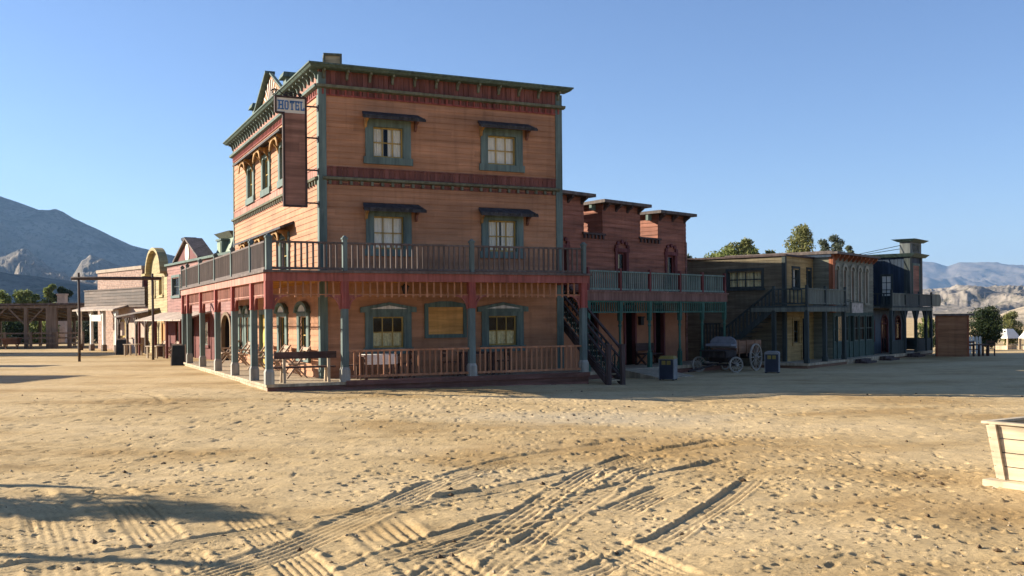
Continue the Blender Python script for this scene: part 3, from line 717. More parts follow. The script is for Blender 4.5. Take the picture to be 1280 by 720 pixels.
for a0, a1 in bays:
    w = MB(AT); c = (a0 + a1) / 2
    w.box(a0 - .08, a0 + .08, -.1, .06, 2.95, 4.65); w.box(a1 - .08, a1 + .08, -.1, .06, 2.95, 4.65); w.box(a0 - .12, a1 + .12, -.1, .08, 4.65, 4.8)
    for k in range(5):
        t = PI * k / 4; w.prism([(c + .36 * math.cos(t) + .09 * math.cos(2 * PI * q / 7), 4.86 + .2 * math.sin(t) + .08 * math.sin(2 * PI * q / 7)) for q in range(7)], .0, .09, 'az')
    wo = w.build('balcony_door', REDD, an)
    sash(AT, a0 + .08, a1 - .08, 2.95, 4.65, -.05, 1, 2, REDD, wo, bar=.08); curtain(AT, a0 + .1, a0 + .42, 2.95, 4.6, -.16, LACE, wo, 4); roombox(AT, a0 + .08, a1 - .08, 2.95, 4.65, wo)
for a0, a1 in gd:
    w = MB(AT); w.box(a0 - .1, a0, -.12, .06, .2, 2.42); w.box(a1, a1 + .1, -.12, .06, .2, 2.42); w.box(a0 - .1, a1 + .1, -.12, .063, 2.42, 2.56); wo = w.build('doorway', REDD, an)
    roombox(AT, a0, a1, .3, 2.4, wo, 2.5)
mb = MB(AT); mb.box(5.55, 5.75, .02, .16, 1.75, 2.05); mb.box(5.52, 5.78, .02, .19, 2.05, 2.1); mb.build('wall_lamp', IRON, an)
mb = MB(); mb.box(-.3, X1 + .2, 0, 2.0, .06, .18); mb.build('porch_deck', DECK, an)
mb = MB(); mb.box(-.3, X1 + .2, .03, .1, -.4, .06); mb.build('deck_skirt', PLINTH, an)
mb = MB(); mb.box(-.1, X1, -.02, .14, 2.68, 2.98); mb.box(X1 - .14, X1, .14, 2.0, 2.68, 2.98); mb.build('balcony_beam', BEAMBR, an)
mb = MB(); mb.box(-.15, X1 + .05, -.06, 2.0, 2.98, 3.04); mb.build('balcony_floor', BEAMBR, an)
ap = [.06, 1.9, 3.7, 5.68, 7.25, 8.9]
for x in ap:
    mb = MB(); mb.box(x - .07, x + .07, 0, .14, .18, .75); mb.box(x - .07, x + .07, 0, .14, 1.95, 2.68)
    prof = [(.75, .06), (.8, .075), (.86, .05), (1.3, .045), (1.7, .05), (1.78, .075), (1.84, .05), (1.95, .065)]
    m8 = 8; pts = []; fs = []
    for z, r in prof: pts += [(x + r * math.cos(2 * PI * k / m8), .07 + r * math.sin(2 * PI * k / m8), z) for k in range(m8)]
    for i in range(len(prof) - 1):
        for k in range(m8): fs.append((i * m8 + k, i * m8 + (k + 1) % m8, (i + 1) * m8 + (k + 1) % m8, (i + 1) * m8 + k))
    mb.add(pts, fs); mb.build('porch_post', POSTG, an)
    mb = MB(); mb.box(x - .05, x + .05, .0, .1, 3.04, 3.86); mb.build('balcony_newel', REDD, an)
AF = lambda a, d, z: (a, .05 - d, z)
for a, b in zip(ap[:-1], ap[1:]):
    balustrade(AF, a + .05, b - .05, 3.06, 3.76, .125, BALTEAL, an, False, w=.055)
    mb = MB(AF); mb.box(a + .07, b - .07, -.025, .025, 2.24, 2.29); mb.box(a + .07, b - .07, -.025, .025, 2.62, 2.68)
    k = int((b - a) / .13)
    for i in range(1, k): q = a + (b - a) * i / k; mb.box(q - .02, q + .02, -.015, .015, 2.29, 2.62)
    mb.build('spindle_frieze', POSTG, an)
# pale ramp from the ground up to the saloon deck
rx, ry = on_frame(AX, AY, AYAW, 3.0, -.8)
rp = thing('wooden_ramp', rx, ry, -.12, AYAW, 'pale plank ramp leading up to the red saloon porch', 'ramp')
mb = MB(); mb.hexa([(-1.0, -.9, 0), (1.0, -.9, 0), (1.0, .78, 0), (-1.0, .78, 0), (-1.0, -.9, .03), (1.0, -.9, .03), (1.0, .78, .28), (-1.0, .78, .28)]); mb.build('ramp_boards', DECK, rp)
x, y = on_frame(AX, AY, AYAW, 5.6, 1.5)
sb = thing('saloon_bench', x, y, .18, AYAW, 'dark bench against the red saloon wall under the wall lamp', 'bench')
mb = MB(); mb.box(-.6, .6, -.25, .2, .4, .45); mb.build('seat', BENCHW, sb)
mb = MB(); mb.box(-.6, .6, .18, .23, .55, .85); mb.build('backrest', BENCHW, sb)
for s_ in (-.52, .52): mb = MB(); mb.bar((s_, -.25, 0), (s_, .2, .42), .06); mb.bar((s_, .25, 0), (s_, .2, .85), .06); mb.bar((s_, .2, 0), (s_, -.24, .42), .05); mb.build('leg', BENCHW, sb)

# ------------------------------------------------------------------ litter bins
NAVY = flat_mat('navy_bin_paint', (.013, .018, .034), rough=.5)
GREYB = flat_mat('grey_bin_side', (.20, .20, .20), rough=.6)
MUST = flat_mat('mustard_bin_paint', (.22, .16, .03), rough=.5)
def bin_(x, y, yaw, label, rounded):
    b = thing('litter_bin', x, y, -.12, yaw, label, 'litter bin', 'litter bins on the street'); w, d, h = .27, .24, .84
    mb = MB(); mb.box(-w, w, -d, d, .04, h - .1); mb.build('bin_body', [GREYB], b)
    mb = MB(); mb.box(-w + .03, w - .03, -d - .012, -d, .05, h - .12); mb.build('front_panel', NAVY, b)
    mb = MB()
    if rounded: mb.prism([(-w - .01, h - .1), (w + .01, h - .1), (w - .02, h - .03), (w - .1, h), (-w + .1, h), (-w + .02, h - .03)], -d - .02, d + .02, 'az')
    else: mb.hexa([(-w - .01, -d - .02, h - .1), (w + .01, -d - .02, h - .1), (w + .01, d + .02, h - .1), (-w - .01, d + .02, h - .1), (-w + .05, -d + .03, h), (w - .05, -d + .03, h), (w - .05, d - .03, h), (-w + .05, d - .03, h)])
    mb.build('lid', GREYB if rounded else MUST, b)
    mb = MB(); mb.box(-.16, -.02, -d - .02, -d - .012, h - .3, h - .16); mb.box(.02, .16, -d - .02, -d - .012, h - .3, h - .16); mb.build('yellow_patch', MUST, b)
    mb = MB()
    for a in (-1, 1):
        for c in (-1, 1): mb.box(a * (w - .04) - .03, a * (w - .04) + .03, c * (d - .04) - .03, c * (d - .04) + .03, 0, .05)
    mb.build('foot', IRON, b)
bin_(5.42, 35.1, -24, 'navy and grey litter bin with a mustard lid in front of the red saloon', False)
bin_(10.03, 38.9, -20, 'navy and grey litter bin with a rounded grey top beside the wagon', True)

# ------------------------------------------------------------------ wagon
WPLANK = painted('brown_wagon_planks', (.22, .11, .06), board=.15, axis='z', wear=.3, worn=(.3, .2, .13))
WDARK = painted('black_wagon_wood', (.03, .022, .022), axis='v', wear=.15)
WHEELW = painted('grey_wheel_wood', (.33, .29, .24), axis='v', wear=.3)
GREYC = flat_mat('grey_canvas', (.20, .20, .215), var=.15, rough=.9)
wg = thing('wooden_wagon', 8.0, 39.35, -.12, 52, 'old open wooden wagon with pale spoked wheels parked before the dark green building', 'wagon')
def wheel(cx, cy, r, turn, name='wheel'):
    e = bpy.data.objects.new(name, None); COL.objects.link(e); e.parent = wg; e.location = (cx, cy, r); e.rotation_euler = (0, 0, turn)
    n = 24; mb = MB(); ro, ri = r, r - .055
    def ring(rr, y): return [(rr * math.cos(2 * PI * k / n), y, rr * math.sin(2 * PI * k / n)) for k in range(n)]
    P = ring(ro, -.03) + ring(ro, .03) + ring(ri, .03) + ring(ri, -.03)
    F = []
    for q in range(4):
        for k in range(n): F.append((q * n + k, q * n + (k + 1) % n, ((q + 1) % 4) * n + (k + 1) % n, ((q + 1) % 4) * n + k))
    mb.add(P, F); mb.build('rim', WHEELW, e)
    for k in range(12):
        t = 2 * PI * k / 12; mb = MB(); mb.tube([(.05 * math.cos(t), 0, .05 * math.sin(t)), ((ri + .01) * math.cos(t), 0, (ri + .01) * math.sin(t))], .02, 6, r1=.015); mb.build('spoke', WHEELW, e)
    mb = MB(); mb.tube([(0, -.12, 0), (0, -.04, 0), (0, .1, 0)], .06, 10); mb.build('hub', WHEELW, e)
wheel(.35, -.62, .31, rad(-32)); wheel(.1, .85, .31, rad(-32)); wheel(2.05, -.68, .55, 0); wheel(2.05, .68, .55, 0)
mb = MB(); mb.box(.6, 2.9, -.5, .5, .72, .78); mb.box(.6, 2.9, -.53, -.49, .78, 1.22); mb.box(.6, 2.9, .49, .53, .78, 1.22); mb.box(2.86, 2.9, -.49, .49, .78, 1.22)
for x in (.8, 1.5, 2.3): mb.box(x - .03, x + .03, -.56, -.53, .6, 1.26)
mb.build('wagon_bed', WPLANK, wg)
mb = MB(); mb.box(-.25, .6, -.5, .5, .6, .66); mb.box(-.29, -.25, -.52, .52, .6, .86); mb.box(-.25, .6, -.53, -.5, .66, .84); mb.box(-.25, .6, .5, .53, .66, .84); mb.box(-.45, .3, -.56, .56, .84, .88); mb.build('front_box', WDARK, wg)
mb = MB(lambda a, d, z: (d, a, z)); mb.prism([(-.55, .95), (.55, .95), (.55, 1.2), (.46, 1.32), (.3, 1.4), (-.3, 1.4), (-.46, 1.32), (-.55, 1.2)], .5, .58, 'az'); mb.box(-.55, .55, .1, .5, 1.03, 1.12); mb.build('seat', GREYC, wg)
mb = MB(); mb.bar((.22, -.62, .31), (.22, .85, .31), .08); mb.bar((2.05, -.68, .55), (2.05, .68, .55), .09); mb.bar((.2, 0, .4), (2.1, 0, .56), .08); mb.box(.1, .35, -.4, .4, .4, .6); mb.box(1.9, 2.2, -.45, .45, .58, .72); mb.build('axle_frame', WDARK, wg)
mb = MB(); mb.bar((-.1, 0, .35), (-1.7, .35, .12), .07); mb.build('tongue', WDARK, wg)

# ------------------------------------------------------------------ right-hand row of shops
RX, RY, RYAW = 12.2, 41.6, 52.0
def rpt(a, b): return on_frame(RX, RY, RYAW, a, b)
OLIVEW = painted('olive_brown_clapboard', (.145, .115, .066), board=.16, axis='z', var=.15, wear=.2, worn=(.22, .18, .12))
OCHREW = painted('ochre_clapboard', (.38, .25, .095), board=.16, axis='z', var=.12, wear=.25, worn=(.34, .26, .15))
DTEAL = painted('dark_teal_paint', (.042, .052, .047), axis='v', wear=.2, worn=(.13, .15, .14))
GPANEL = painted('grey_green_panel', (.13, .14, .108), board=.14, axis='v', wear=.25, worn=(.3, .3, .24))
GREYG = painted('grey_green_clapboard', (.17, .165, .115), board=.15, axis='z', var=.12, wear=.2, worn=(.25, .24, .18))
PALEG = painted('pale_grey_green_trim', (.27, .255, .19), axis='v', wear=.2)
DKGRN = painted('dark_green_shopfront', (.05, .08, .062), axis='v', wear=.2)
REDBR = painted('red_brown_corner_paint', (.30, .10, .045), axis='v', wear=.25)
NAVYW = painted('navy_board_wall', (.022, .038, .062), board=.2, axis='v', var=.2, wear=.12, worn=(.1, .11, .11))
BLUEG = painted('blue_grey_shopfront', (.085, .105, .125), board=.2, axis='v', var=.1, wear=.2)
BRICKRED = painted('faded_red_shutter', (.24, .095, .06), board=.2, axis='z', wear=.2)
WARMIN = flat_mat('sunlit_far_room_plaster', (.62, .50, .34), var=.2)

gb_ = thing('olive_corner_building', RX, RY, 0, RYAW, 'two storey olive brown shop with an ochre front, wraparound balcony and outside stairs', 'shop building')
GT = lambda a, d, z: (a, 1.5 - d, z)
CU = 1.25
GS = lambda a, d, z: (CU - d, a, z)
wu = [(1.98, 2.86), (3.62, 4.2)]
mb = MB(GT); siding(mb, CU, 4.9, .1, 4.68, [(a + .1, b - .1, 3.28, 4.15) for a, b in wu] + [(2.1, 2.72, .86, 1.9), (3.05, 3.75, .1, 1.95)], bh=.16); mb.build('front_wall', OCHREW, gb_, recalc=False)
mb = MB(GS); siding(mb, 1.5, 6.9, -.3, 4.66, [(2.55, 4.15, 3.3, 4.08)], bh=.16); mb.build('side_wall', OLIVEW, gb_, recalc=False)
mb = MB(); mb.quad((CU, 1.5, 4.6), (4.9, 1.5, 4.6), (4.9, 6.9, 4.5), (CU, 6.9, 4.5)); mb.quad((CU, 6.9, -.3), (4.9, 6.9, -.3), (4.9, 6.9, 4.6), (CU, 6.9, 4.6)); mb.quad((4.9, 1.5, -.3), (4.9, 6.9, -.3), (4.9, 6.9, 4.6), (4.9, 1.5, 4.6)); mb.build('roof', ROOFM, gb_, recalc=False)
mb = MB(); mb.box(CU - .08, 4.95, 1.42, 1.52, 4.66, 4.74); mb.box(CU - .08, CU + .02, 1.52, 7.0, 4.66, 4.74); mb.build('roof_trim', STAIRW, gb_)
mb = MB(); mb.box(CU - .04, CU + .12, 1.46, 1.62, -.1, 4.66); mb.build('corner_board', DTEAL, gb_)
for a0, a1 in wu + [(2.0, 2.82)]:
    lo = a0 == 2.0
    z0, z1 = (.76, 2.0) if lo else (3.2, 4.25)
    w = casing(GT, a0, a1, z0, z1, .1, gb_, DTEAL if not lo else OCHREW, sill=.1, head=.1, d=.05)
    sash(GT, a0 + .1, a1 - .1, z0 + .1, z1 - .1, -.05, 1, 2, DTEAL, w)
    if not lo: curtain(GT, a0 + .12, a1 - .12, z0 + .1, z1 - .1, -.15, CURTAIN, w, 4)
    roombox(GT, a0 + .1, a1 - .1, z0 + .1, z1 - .1, w)
w = casing(GS, 2.45, 4.25, 3.2, 4.18, .1, gb_, DTEAL, sill=.1, head=.1, d=.05); sash(GS, 2.55, 4.15, 3.3, 4.08, -.05, 4, 2, DTEAL, w, bar=.06); curtain(GS, 2.56, 4.14, 3.3, 4.08, -.16, LACE, w, 9); roombox(GS, 2.55, 4.15, 3.3, 4.08, w)
w = MB(GT); w.box(2.95, 3.05, -.1, .05, .1, 1.95); w.box(3.75, 3.85, -.1, .05, .1, 1.95); w.box(2.95, 3.85, -.1, .053, 1.95, 2.06); wo = w.build('door', OCHREW, gb_); roombox(GT, 3.05, 3.75, .2, 1.9, wo)
mb = MB(); mb.box(0, 4.6, 0, 1.5, .0, .1); mb.box(0, CU, 1.5, 2.4, .0, .1); mb.build('porch_deck', DECK, gb_)
mb = MB(); mb.box(.03, 4.6, .03, .1, -.4, .0); mb.box(.03, .1, .1, 2.4, -.4, .0); mb.build('deck_skirt', WPLANK, gb_)
mb = MB(); mb.box(0, 4.6, 0, 1.5, 2.42, 2.5); mb.box(0, CU, 1.5, 2.5, 2.42, 2.5); mb.box(.02, 4.58, .0, .1, 2.24, 2.42, 1); mb.box(.0, .1, .1, 2.5, 2.24, 2.42, 1); mb.build('balcony_floor', [DTEAL, GPANEL], gb_)
for x, y in ((.08, .08), (2.1, .08), (4.4, .08), (.08, 1.5)):
    mb = MB(); mb.box(x - .08, x + .08, y - .08, y + .08, .1, 2.3); mb.box(x - .1, x + .1, y - .1, y + .1, .1, .3); mb.build('porch_post', DTEAL, gb_)
for x, y in ((.05, .05), (2.1, .05), (4.5, .05), (.05, 1.5)):
    mb = MB(); mb.box(x - .05, x + .05, y - .05, y + .05, 2.5, 3.34); mb.build('balcony_newel', DTEAL, gb_)
G0 = lambda a, d, z: (a, .05 - d, z); G1 = lambda a, d, z: (.05 - d, a, z)
for a, b in ((.05, 2.1), (2.1, 4.5)): balustrade(G0, a + .05, b - .05, 2.55, 3.22, .13, GPANEL, gb_, False, w=.118, t=.02)
balustrade(G1, .1, 1.45, 2.55, 3.22, .17, DTEAL, gb_, False, w=.05)
# outside stairs on the side wall
mb = MB(); n = 12
for k in range(n):
    y0 = 1.75 + k * .25; z = 2.45 - (k + 1) * .21; mb.box(.1, CU - .05, y0, y0 + .28, z - .04, z)
mb.hexa([(.04, 1.6, 2.2), (.1, 1.6, 2.2), (.1, 4.75, -.35), (.04, 4.75, -.35), (.04, 1.6, 2.5), (.1, 1.6, 2.5), (.1, 4.75, .0), (.04, 4.75, .0)])
mb.build('stairs', DTEAL, gb_)
mb = MB(); mb.bar((.07, 1.55, 3.2), (.07, 3.9, 1.45), .07); 
for k in range(13): y0 = 1.7 + k * .17; zt = 3.2 - (y0 - 1.55) * .745; mb.box(.05, .09, y0 - .03, y0 + .03, zt - .95, zt)
mb.box(.02, .12, 3.85, 3.95, -.1, 1.6)
mb.bar((.07, 3.95, 1.75), (.07, 4.75, 1.75), .06)
for k in range(6): mb.box(.05, .09, 3.99 + k * .15, 4.04 + k * .15, .1, 1.75)
mb.build('stair_railing', DTEAL, gb_)

gr = thing('grey_green_building', RX, RY, 0, RYAW, 'two storey grey green shop with five tall narrow windows and red brown corner posts', 'shop building')
A0, A1, VF, ZT = 4.45, 9.95, .6, 4.72
QT = lambda a, d, z: (a, VF - d, z)
tall = [4.95, 5.95, 6.98, 7.95, 8.9]
mb = MB(QT); siding(mb, A0, A1, 2.2, ZT, [(c - .14, c + .14, 2.7, 4.15) for c in tall], bh=.15); mb.build('front_wall', GREYG, gr, recalc=False)
QS = lambda a, d, z: (A0 - d, a, z)
mb = MB(QS); siding(mb, VF, 7.0, -.3, ZT, bh=.15); mb.build('side_wall', OCHREW if False else GREYG, gr, recalc=False)
mb = MB(); mb.box(A0 - .04, A0 + .3, VF - .05, VF + .02, 2.2, ZT, 0); mb.box(A0 - .04, A0, VF - .0, VF + .14, 2.2, ZT, 0); mb.build('corner_board', REDBR, gr)
mb = MB(); mb.quad((A0, VF, ZT), (A1, VF, ZT), (A1, 7, ZT - .2), (A0, 7, ZT - .2)); mb.quad((A0, 7, -.3), (A1, 7, -.3), (A1, 7, ZT), (A0, 7, ZT)); mb.quad((A1, VF, -.3), (A1, 7, -.3), (A1, 7, ZT), (A1, VF, ZT)); mb.build('roof', ROOFM, gr, recalc=False)
mb = MB(); mb.box(A0 - .3, A1 + .1, VF - .35, VF + .1, ZT + .12, ZT + .22); mb.box(A0 - .3, A0 + .1, VF + .1, 5.5, ZT + .12, ZT + .22); mb.box(A0, A1, VF - .02, VF + .05, ZT, ZT + .12, 1); mb.build('cornice', [ROOFM, REDBR], gr)
for k in range(10):
    a = A0 + .3 + k * (A1 - A0 - .4) / 9; mb = MB(QT); mb.prism([(.03, ZT + .12), (.28, ZT + .12), (.26, ZT + .03), (.1, ZT - .12), (.03, ZT - .16)], a - .05, a + .05); mb.build('cornice_bracket', REDBR, gr)
for c in tall:
    mb = MB(QT); mb.box(c - .3, c - .14, -.1, .05, 2.6, 4.15); mb.box(c + .14, c + .3, -.1, .05, 2.6, 4.15)
    o_ = [(c + .34 * math.cos(PI * k / 8), 4.13 + .34 * math.sin(PI * k / 8)) for k in range(9)]; i_ = [(c + .2 * math.cos(PI * k / 8), 4.13 + .2 * math.sin(PI * k / 8)) for k in range(9)]
    for k in range(8): mb.prism([o_[k], o_[k + 1], i_[k + 1], i_[k]], .0, .075, 'az')
    mb.box(c - .32, c + .32, -.1, .08, 2.55, 2.65)
    w = mb.build('tall_window', PALEG, gr)
    mb = MB(QT); mb.box(c - .14, c + .14, -.06, -.03, 2.65, 4.15); mb.box(c - .02, c + .02, -.03, -.015, 2.65, 4.15); mb.build('shutter', BRICKRED, w)
# ground floor shopfront
mb = MB(QT); z0 = .1
mb.box(A0, A1, -.06, .0, z0, .85); mb.box(A0, A1, -.06, .0, 2.05, 2.2)
for a in (A0, 4.95, 5.9, 6.5, 7.05, 7.85, 8.75, 9.85): mb.box(a, a + .1, -.08, .04, z0, 2.05)
sf = mb.build('shopfront', DKGRN, gr)
for a, b in ((4.55, 4.95), (5.05, 5.9), (6.0, 6.5), (7.15, 7.85), (7.95, 8.75), (8.85, 9.85)):
    sash(QT, a, b, .85, 2.05, -.02, 2, 2, GPANEL, sf, bar=.04, gm=SHOPGLASS)
mb = MB(QT); mb.quad((A0, -3.0, .1), (A1, -3.0, .1), (A1, -3.0, 2.2), (A0, -3.0, 2.2)); mb.quad((A0, -3.0, 2.2), (A1, -3.0, 2.2), (A1, 0, 2.2), (A0, 0, 2.2)); mb.quad((A0, -3, .1), (A1, -3, .1), (A1, 0, .1), (A0, 0, .1)); mb.build('shop_room', WARMIN, gr, recalc=False)
mb = MB(); mb.box(4.6, 10.9, -.0, VF, -.05, .1); mb.box(4.6, 10.9, .02, .08, -.4, -.05); mb.build('boardwalk', DECK, gr)
s2 = thing('hanging_shop_sign', *rpt(5.6, -.1), 0, RYAW, 'faded cream blank sign board hanging from the front of the grey green building', 'sign')
mb = MB(); mb.box(-.75, .75, -.03, .03, 2.18, 2.62); mb.build('sign_board', flat_mat('faded_cream_board', (.42, .36, .30), var=.35, scale=5), s2)
mb = MB(); mb.box(-.79, .79, -.04, .04, 2.62, 2.66); mb.box(-.79, -.75, -.04, .04, 2.18, 2.62); mb.box(.75, .79, -.04, .04, 2.18, 2.62); mb.bar((-.6, 0, 2.66), (-.6, .66, 2.8), .03); mb.bar((.6, 0, 2.66), (.6, .66, 2.8), .03); mb.build('sign_frame', GPANEL, s2)

bl = thing('navy_tower_building', RX, RY, 0, RYAW, 'navy blue board building with a slim capped tower, arched shop windows and a corner balcony', 'shop building')
BT = lambda a, d, z: (a, 1.0 - d, z)
B0, B1 = 10.0, 16.6
ar = [(10.45, 11.35), (12.3, 13.45), (14.6, 15.6)]
mb = MB(BT)
seg = [(B0, ar[0][0]), (ar[0][1], ar[1][0]), (ar[1][1], ar[2][0]), (ar[2][1], B1)]
for a, b in seg: mb.box(a, b, -.12, 0, .1, 2.3)
for i, (a, b) in enumerate(ar):
    c, r = (a + b) / 2, (b - a) / 2
    if i != 1: mb.box(a, b, -.12, -.002, .1, .72)
    arc = [(c + r * math.cos(PI * k / 10), 1.62 + r * .85 * math.sin(PI * k / 10)) for k in range(11)]
    for k in range(10):
        p, q = arc[k], arc[k + 1]; mb.prism([p, q, (q[0], 2.3), (p[0], 2.3)], -.12, -.001, 'az')
gwall = mb.build('arched_front', BLUEG, bl)
mb = MB(BT); mb.quad((B0, -3.5, .1), (B1, -3.5, .1), (B1, -3.5, 2.3), (B0, -3.5, 2.3)); mb.quad((B0, -3.5, .1), (B1, -3.5, .1), (B1, 0, .1), (B0, 0, .1)); mb.build('shop_room', WARMIN, bl, recalc=False)
for i, (a, b) in enumerate(ar):
    c, r = (a + b) / 2, (b - a) / 2; mb = MB(BT)
    o_ = [(c + r * 1.0 * math.cos(PI * k / 10), 1.62 + r * .85 * math.sin(PI * k / 10)) for k in range(11)]; i_ = [(c + (r - .08) * math.cos(PI * k / 10), 1.62 + (r - .08) * .85 * math.sin(PI * k / 10)) for k in range(11)]
    for k in range(10): mb.prism([o_[k], o_[k + 1], i_[k + 1], i_[k]], -.08, .03, 'az')
    zb = .1 if i == 1 else .72
    mb.box(a, a + .08, -.08, .03, zb, 1.62); mb.box(b - .08, b, -.08, .03, zb, 1.62); mb.box(a + .08, b - .08, -.06, -.02, 1.58, 1.64); mb.box(c - .02, c + .02, -.055, -.025, zb, 1.62 + r * .8)
    for k in (.3, .5, .7): t = PI * k; mb.bar((c, -.04, 1.62), (c + r * .92 * math.cos(t), -.04, 1.62 + r * .78 * math.sin(t)), .03, .02)
    wn = mb.build('arched_door' if i == 1 else 'arched_window', REDD, bl)
    g = MB(BT); g.prism([(a, zb), (b, zb)] + o_, -.05, -.04, 'az'); g.build('glass_pane', SHOPGLASS, wn)
mb = MB(); mb.box(10.9, 18.0, 0, 1.0, -.05, .1); mb.box(16.6, 18.0, 1.0, 3.5, -.05, .1); mb.box(10.95, 18.0, .03, .1, -.4, -.05, 1); mb.box(17.9, 17.98, .1, 3.5, -.4, -.05, 1); mb.build('porch_deck', [DECK, WPLANK], bl)
T0, T1, TV = 15.8, 18.0, .6
mb = MB(); mb.box(10.9, 18.0, -.02, TV - .02, 2.42, 2.5); mb.box(10.0, T0, TV - .02, 5.5, 2.42, 2.5); mb.box(T0, 18.0, TV - .02, 5.5, 2.36, 2.44); mb.box(10.92, 18.0, .0, .12, 2.28, 2.42, 1); mb.box(17.88, 18.0, .12, 3.6, 2.28, 2.36, 1); mb.build('balcony_floor', [DTEAL, GPANEL], bl)
for x, y in ((11.0, .07), (13.1, .07), (15.1, .07), (16.9, .07), (17.9, .07), (17.9, 1.8), (17.9, 3.4)):
    mb = MB(); mb.box(x - .08, x + .08, y - .07, y + .07, .1, 2.3); mb.build('porch_post', DTEAL, bl)
    mb = MB()
    for s_ in (-1, 1):
        if (x + s_ * .5 > 10.95) and (x + s_ * .5 < 18.1): mb.bar((x + s_ * .05, y, 1.7), (x + s_ * .5, y, 2.28), .09, .06)
    if mb.v: mb.build('post_brace', DTEAL, bl)
mb = MB()
for a, b in ((11.0, 13.1), (15.1, 17.9)): mb = MB(); mb.box(a + .08, b - .08, .05, .09, .12, .78); mb.build('porch_panel', DTEAL, bl)
for y0, y1 in ((.15, 1.75), (1.85, 3.4)): mb = MB(); mb.box(17.88, 17.92, y0, y1, .12, .78); mb.build('porch_panel', DTEAL, bl)
for x, y in ((11.0, .04), (13.2, .04), (15.6, .04), (17.9, .04)): mb = MB(); mb.box(x - .05, x + .05, y - .05, y + .05, 2.5, 3.3); mb.build('balcony_newel', DTEAL, bl)
K0 = lambda a, d, z: (a, .04 - d, z); K1 = lambda a, d, z: (10.98 - d, a, z)
for a, b in ((11.0, 13.2), (13.2, 15.6), (15.6, 17.9)): balustrade(K0, a + .05, b - .05, 2.52, 3.17, .16, DTEAL if a > 12 else GPANEL, bl, False, w=.148, t=.02)
balustrade(K1, .1, 3.2, 2.52, 3.17, .3, DTEAL, bl, False, w=.07)
KS = lambda a, d, z: (T0 - d, a, z); KF = lambda a, d, z: (a, TV - d, z)
mb = MB(KS); vboards(mb, TV, 5.2, 2.5, 5.2, .2); mb.build('side_wall', NAVYW, bl)
mb = MB(KF); vboards(mb, T0, T1, 2.5, 5.2, .2); mb.build('tower_front', NAVYW, bl)
mb = MB(); mb.quad((T1, TV, 2.5), (T1, 5.2, 2.5), (T1, 5.2, 5.2), (T1, TV, 5.2)); mb.quad((T0, 5.2, 2.5), (T1, 5.2, 2.5), (T1, 5.2, 5.2), (T0, 5.2, 5.2)); mb.quad((T0, TV, 5.19), (T1, TV, 5.19), (T1, 5.2, 5.19), (T0, 5.2, 5.19)); mb.build('rear_wall', NAVYW, bl, recalc=False)
mb = MB(); mb.box(T0 - .06, T0 + .3, TV - .07, TV - .015, 2.5, 5.2); mb.box(T0 - .06, T0 - .02, TV - .02, TV + .25, 2.5, 5.2); mb.build('corner_board', DTEAL, bl); mb = MB(); mb.box(T1 - .3, T1 + .03, TV - .07, TV - .015, 2.5, 5.2); mb.build('corner_board', DTEAL, bl)
mb = MB(); mb.hexa([(T0 - .15, TV - .2, 5.2), (T1 + .15, TV - .2, 5.2), (T1 + .15, 5.3, 5.2), (T0 - .15, 5.3, 5.2), (T0 - .3, TV - .4, 5.38), (T1 + .3, TV - .4, 5.38), (T1 + .3, 5.4, 5.38), (T0 - .3, 5.4, 5.38)]); mb.build('cornice', GREENCAP, bl)
mb = MB(KF); a0, a1 = 16.2, 17.6
mb.box(a0, a0 + .12, .0, .07, 3.18, 4.75); mb.box(a1 - .12, a1, .0, .07, 3.18, 4.75); mb.box(a0, a1, .0, .073, 4.75, 4.88); w = mb.build('tower_window', GREENCAP, bl)
mb = MB(KF); mb.box(a0 + .12, a1 - .12, .015, .04, 3.18, 4.75); mb.build('shutter', BRICKRED, w)
mb = MB(KS); mb.box(1.45, 2.1, .0, .06, 2.5, 4.3); w = mb.build('balcony_door', DTEAL, bl); mb = MB(KS); mb.box(1.52, 2.03, .06, .065, 3.1, 4.2); g = mb.build('curtained_pane', CURTAIN, w); sash(KS, 1.5, 2.05, 3.05, 4.22, .1, 2, 3, DTEAL, w)
mb = MB(); mb.box(T0 + .05, T1 - .1, TV - .05, TV + .5, 5.38, 6.02); tp = mb.build('tower_cap', painted('grey_tower_boards', (.13, .14, .13), board=.2, axis='v', wear=.25), bl)
mb = MB(); mb.hexa([(T0 - .05, TV - .15, 6.02), (T1, TV - .15, 6.02), (T1, TV + .6, 6.02), (T0 - .05, TV + .6, 6.02), (T0 - .2, TV - .4, 6.16), (T1 + .2, TV - .4, 6.16), (T1 + .2, TV + .9, 6.16), (T0 - .2, TV + .9, 6.16)])
mb.add([(T0 - .2, TV - .4, 6.16), (T1 + .2, TV - .4, 6.16), (T1 + .2, TV + .9, 6.16), (T0 - .2, TV + .9, 6.16), ((T0 + T1) / 2, TV + .25, 6.26)], [(0, 1, 4), (1, 2, 4), (2, 3, 4), (3, 0, 4)]); mb.build('tower_roof', GREENCAP, tp)
mb = MB(lambda a, d, z: (a, TV - .05 - d, z)); c = 16.85
def arcs(cx, r, t0, t1, z): return [(cx + r * math.cos(t0 + (t1 - t0) * k / 8), .02, z + r * math.sin(t0 + (t1 - t0) * k / 8)) for k in range(9)]
mb.tube(arcs(c - .35, .2, .25 * PI, 1.75 * PI, 5.72), .03, 5); mb.tube(arcs(c + .05, .2, 0, 2 * PI, 5.72), .03, 5); mb.bar((c + .35, .02, 5.92), (c + .65, .02, 5.92), .05); mb.bar((c + .63, .02, 5.92), (c + .45, .02, 5.52), .05)
mb.build('faded_emblem', GPANEL, tp)
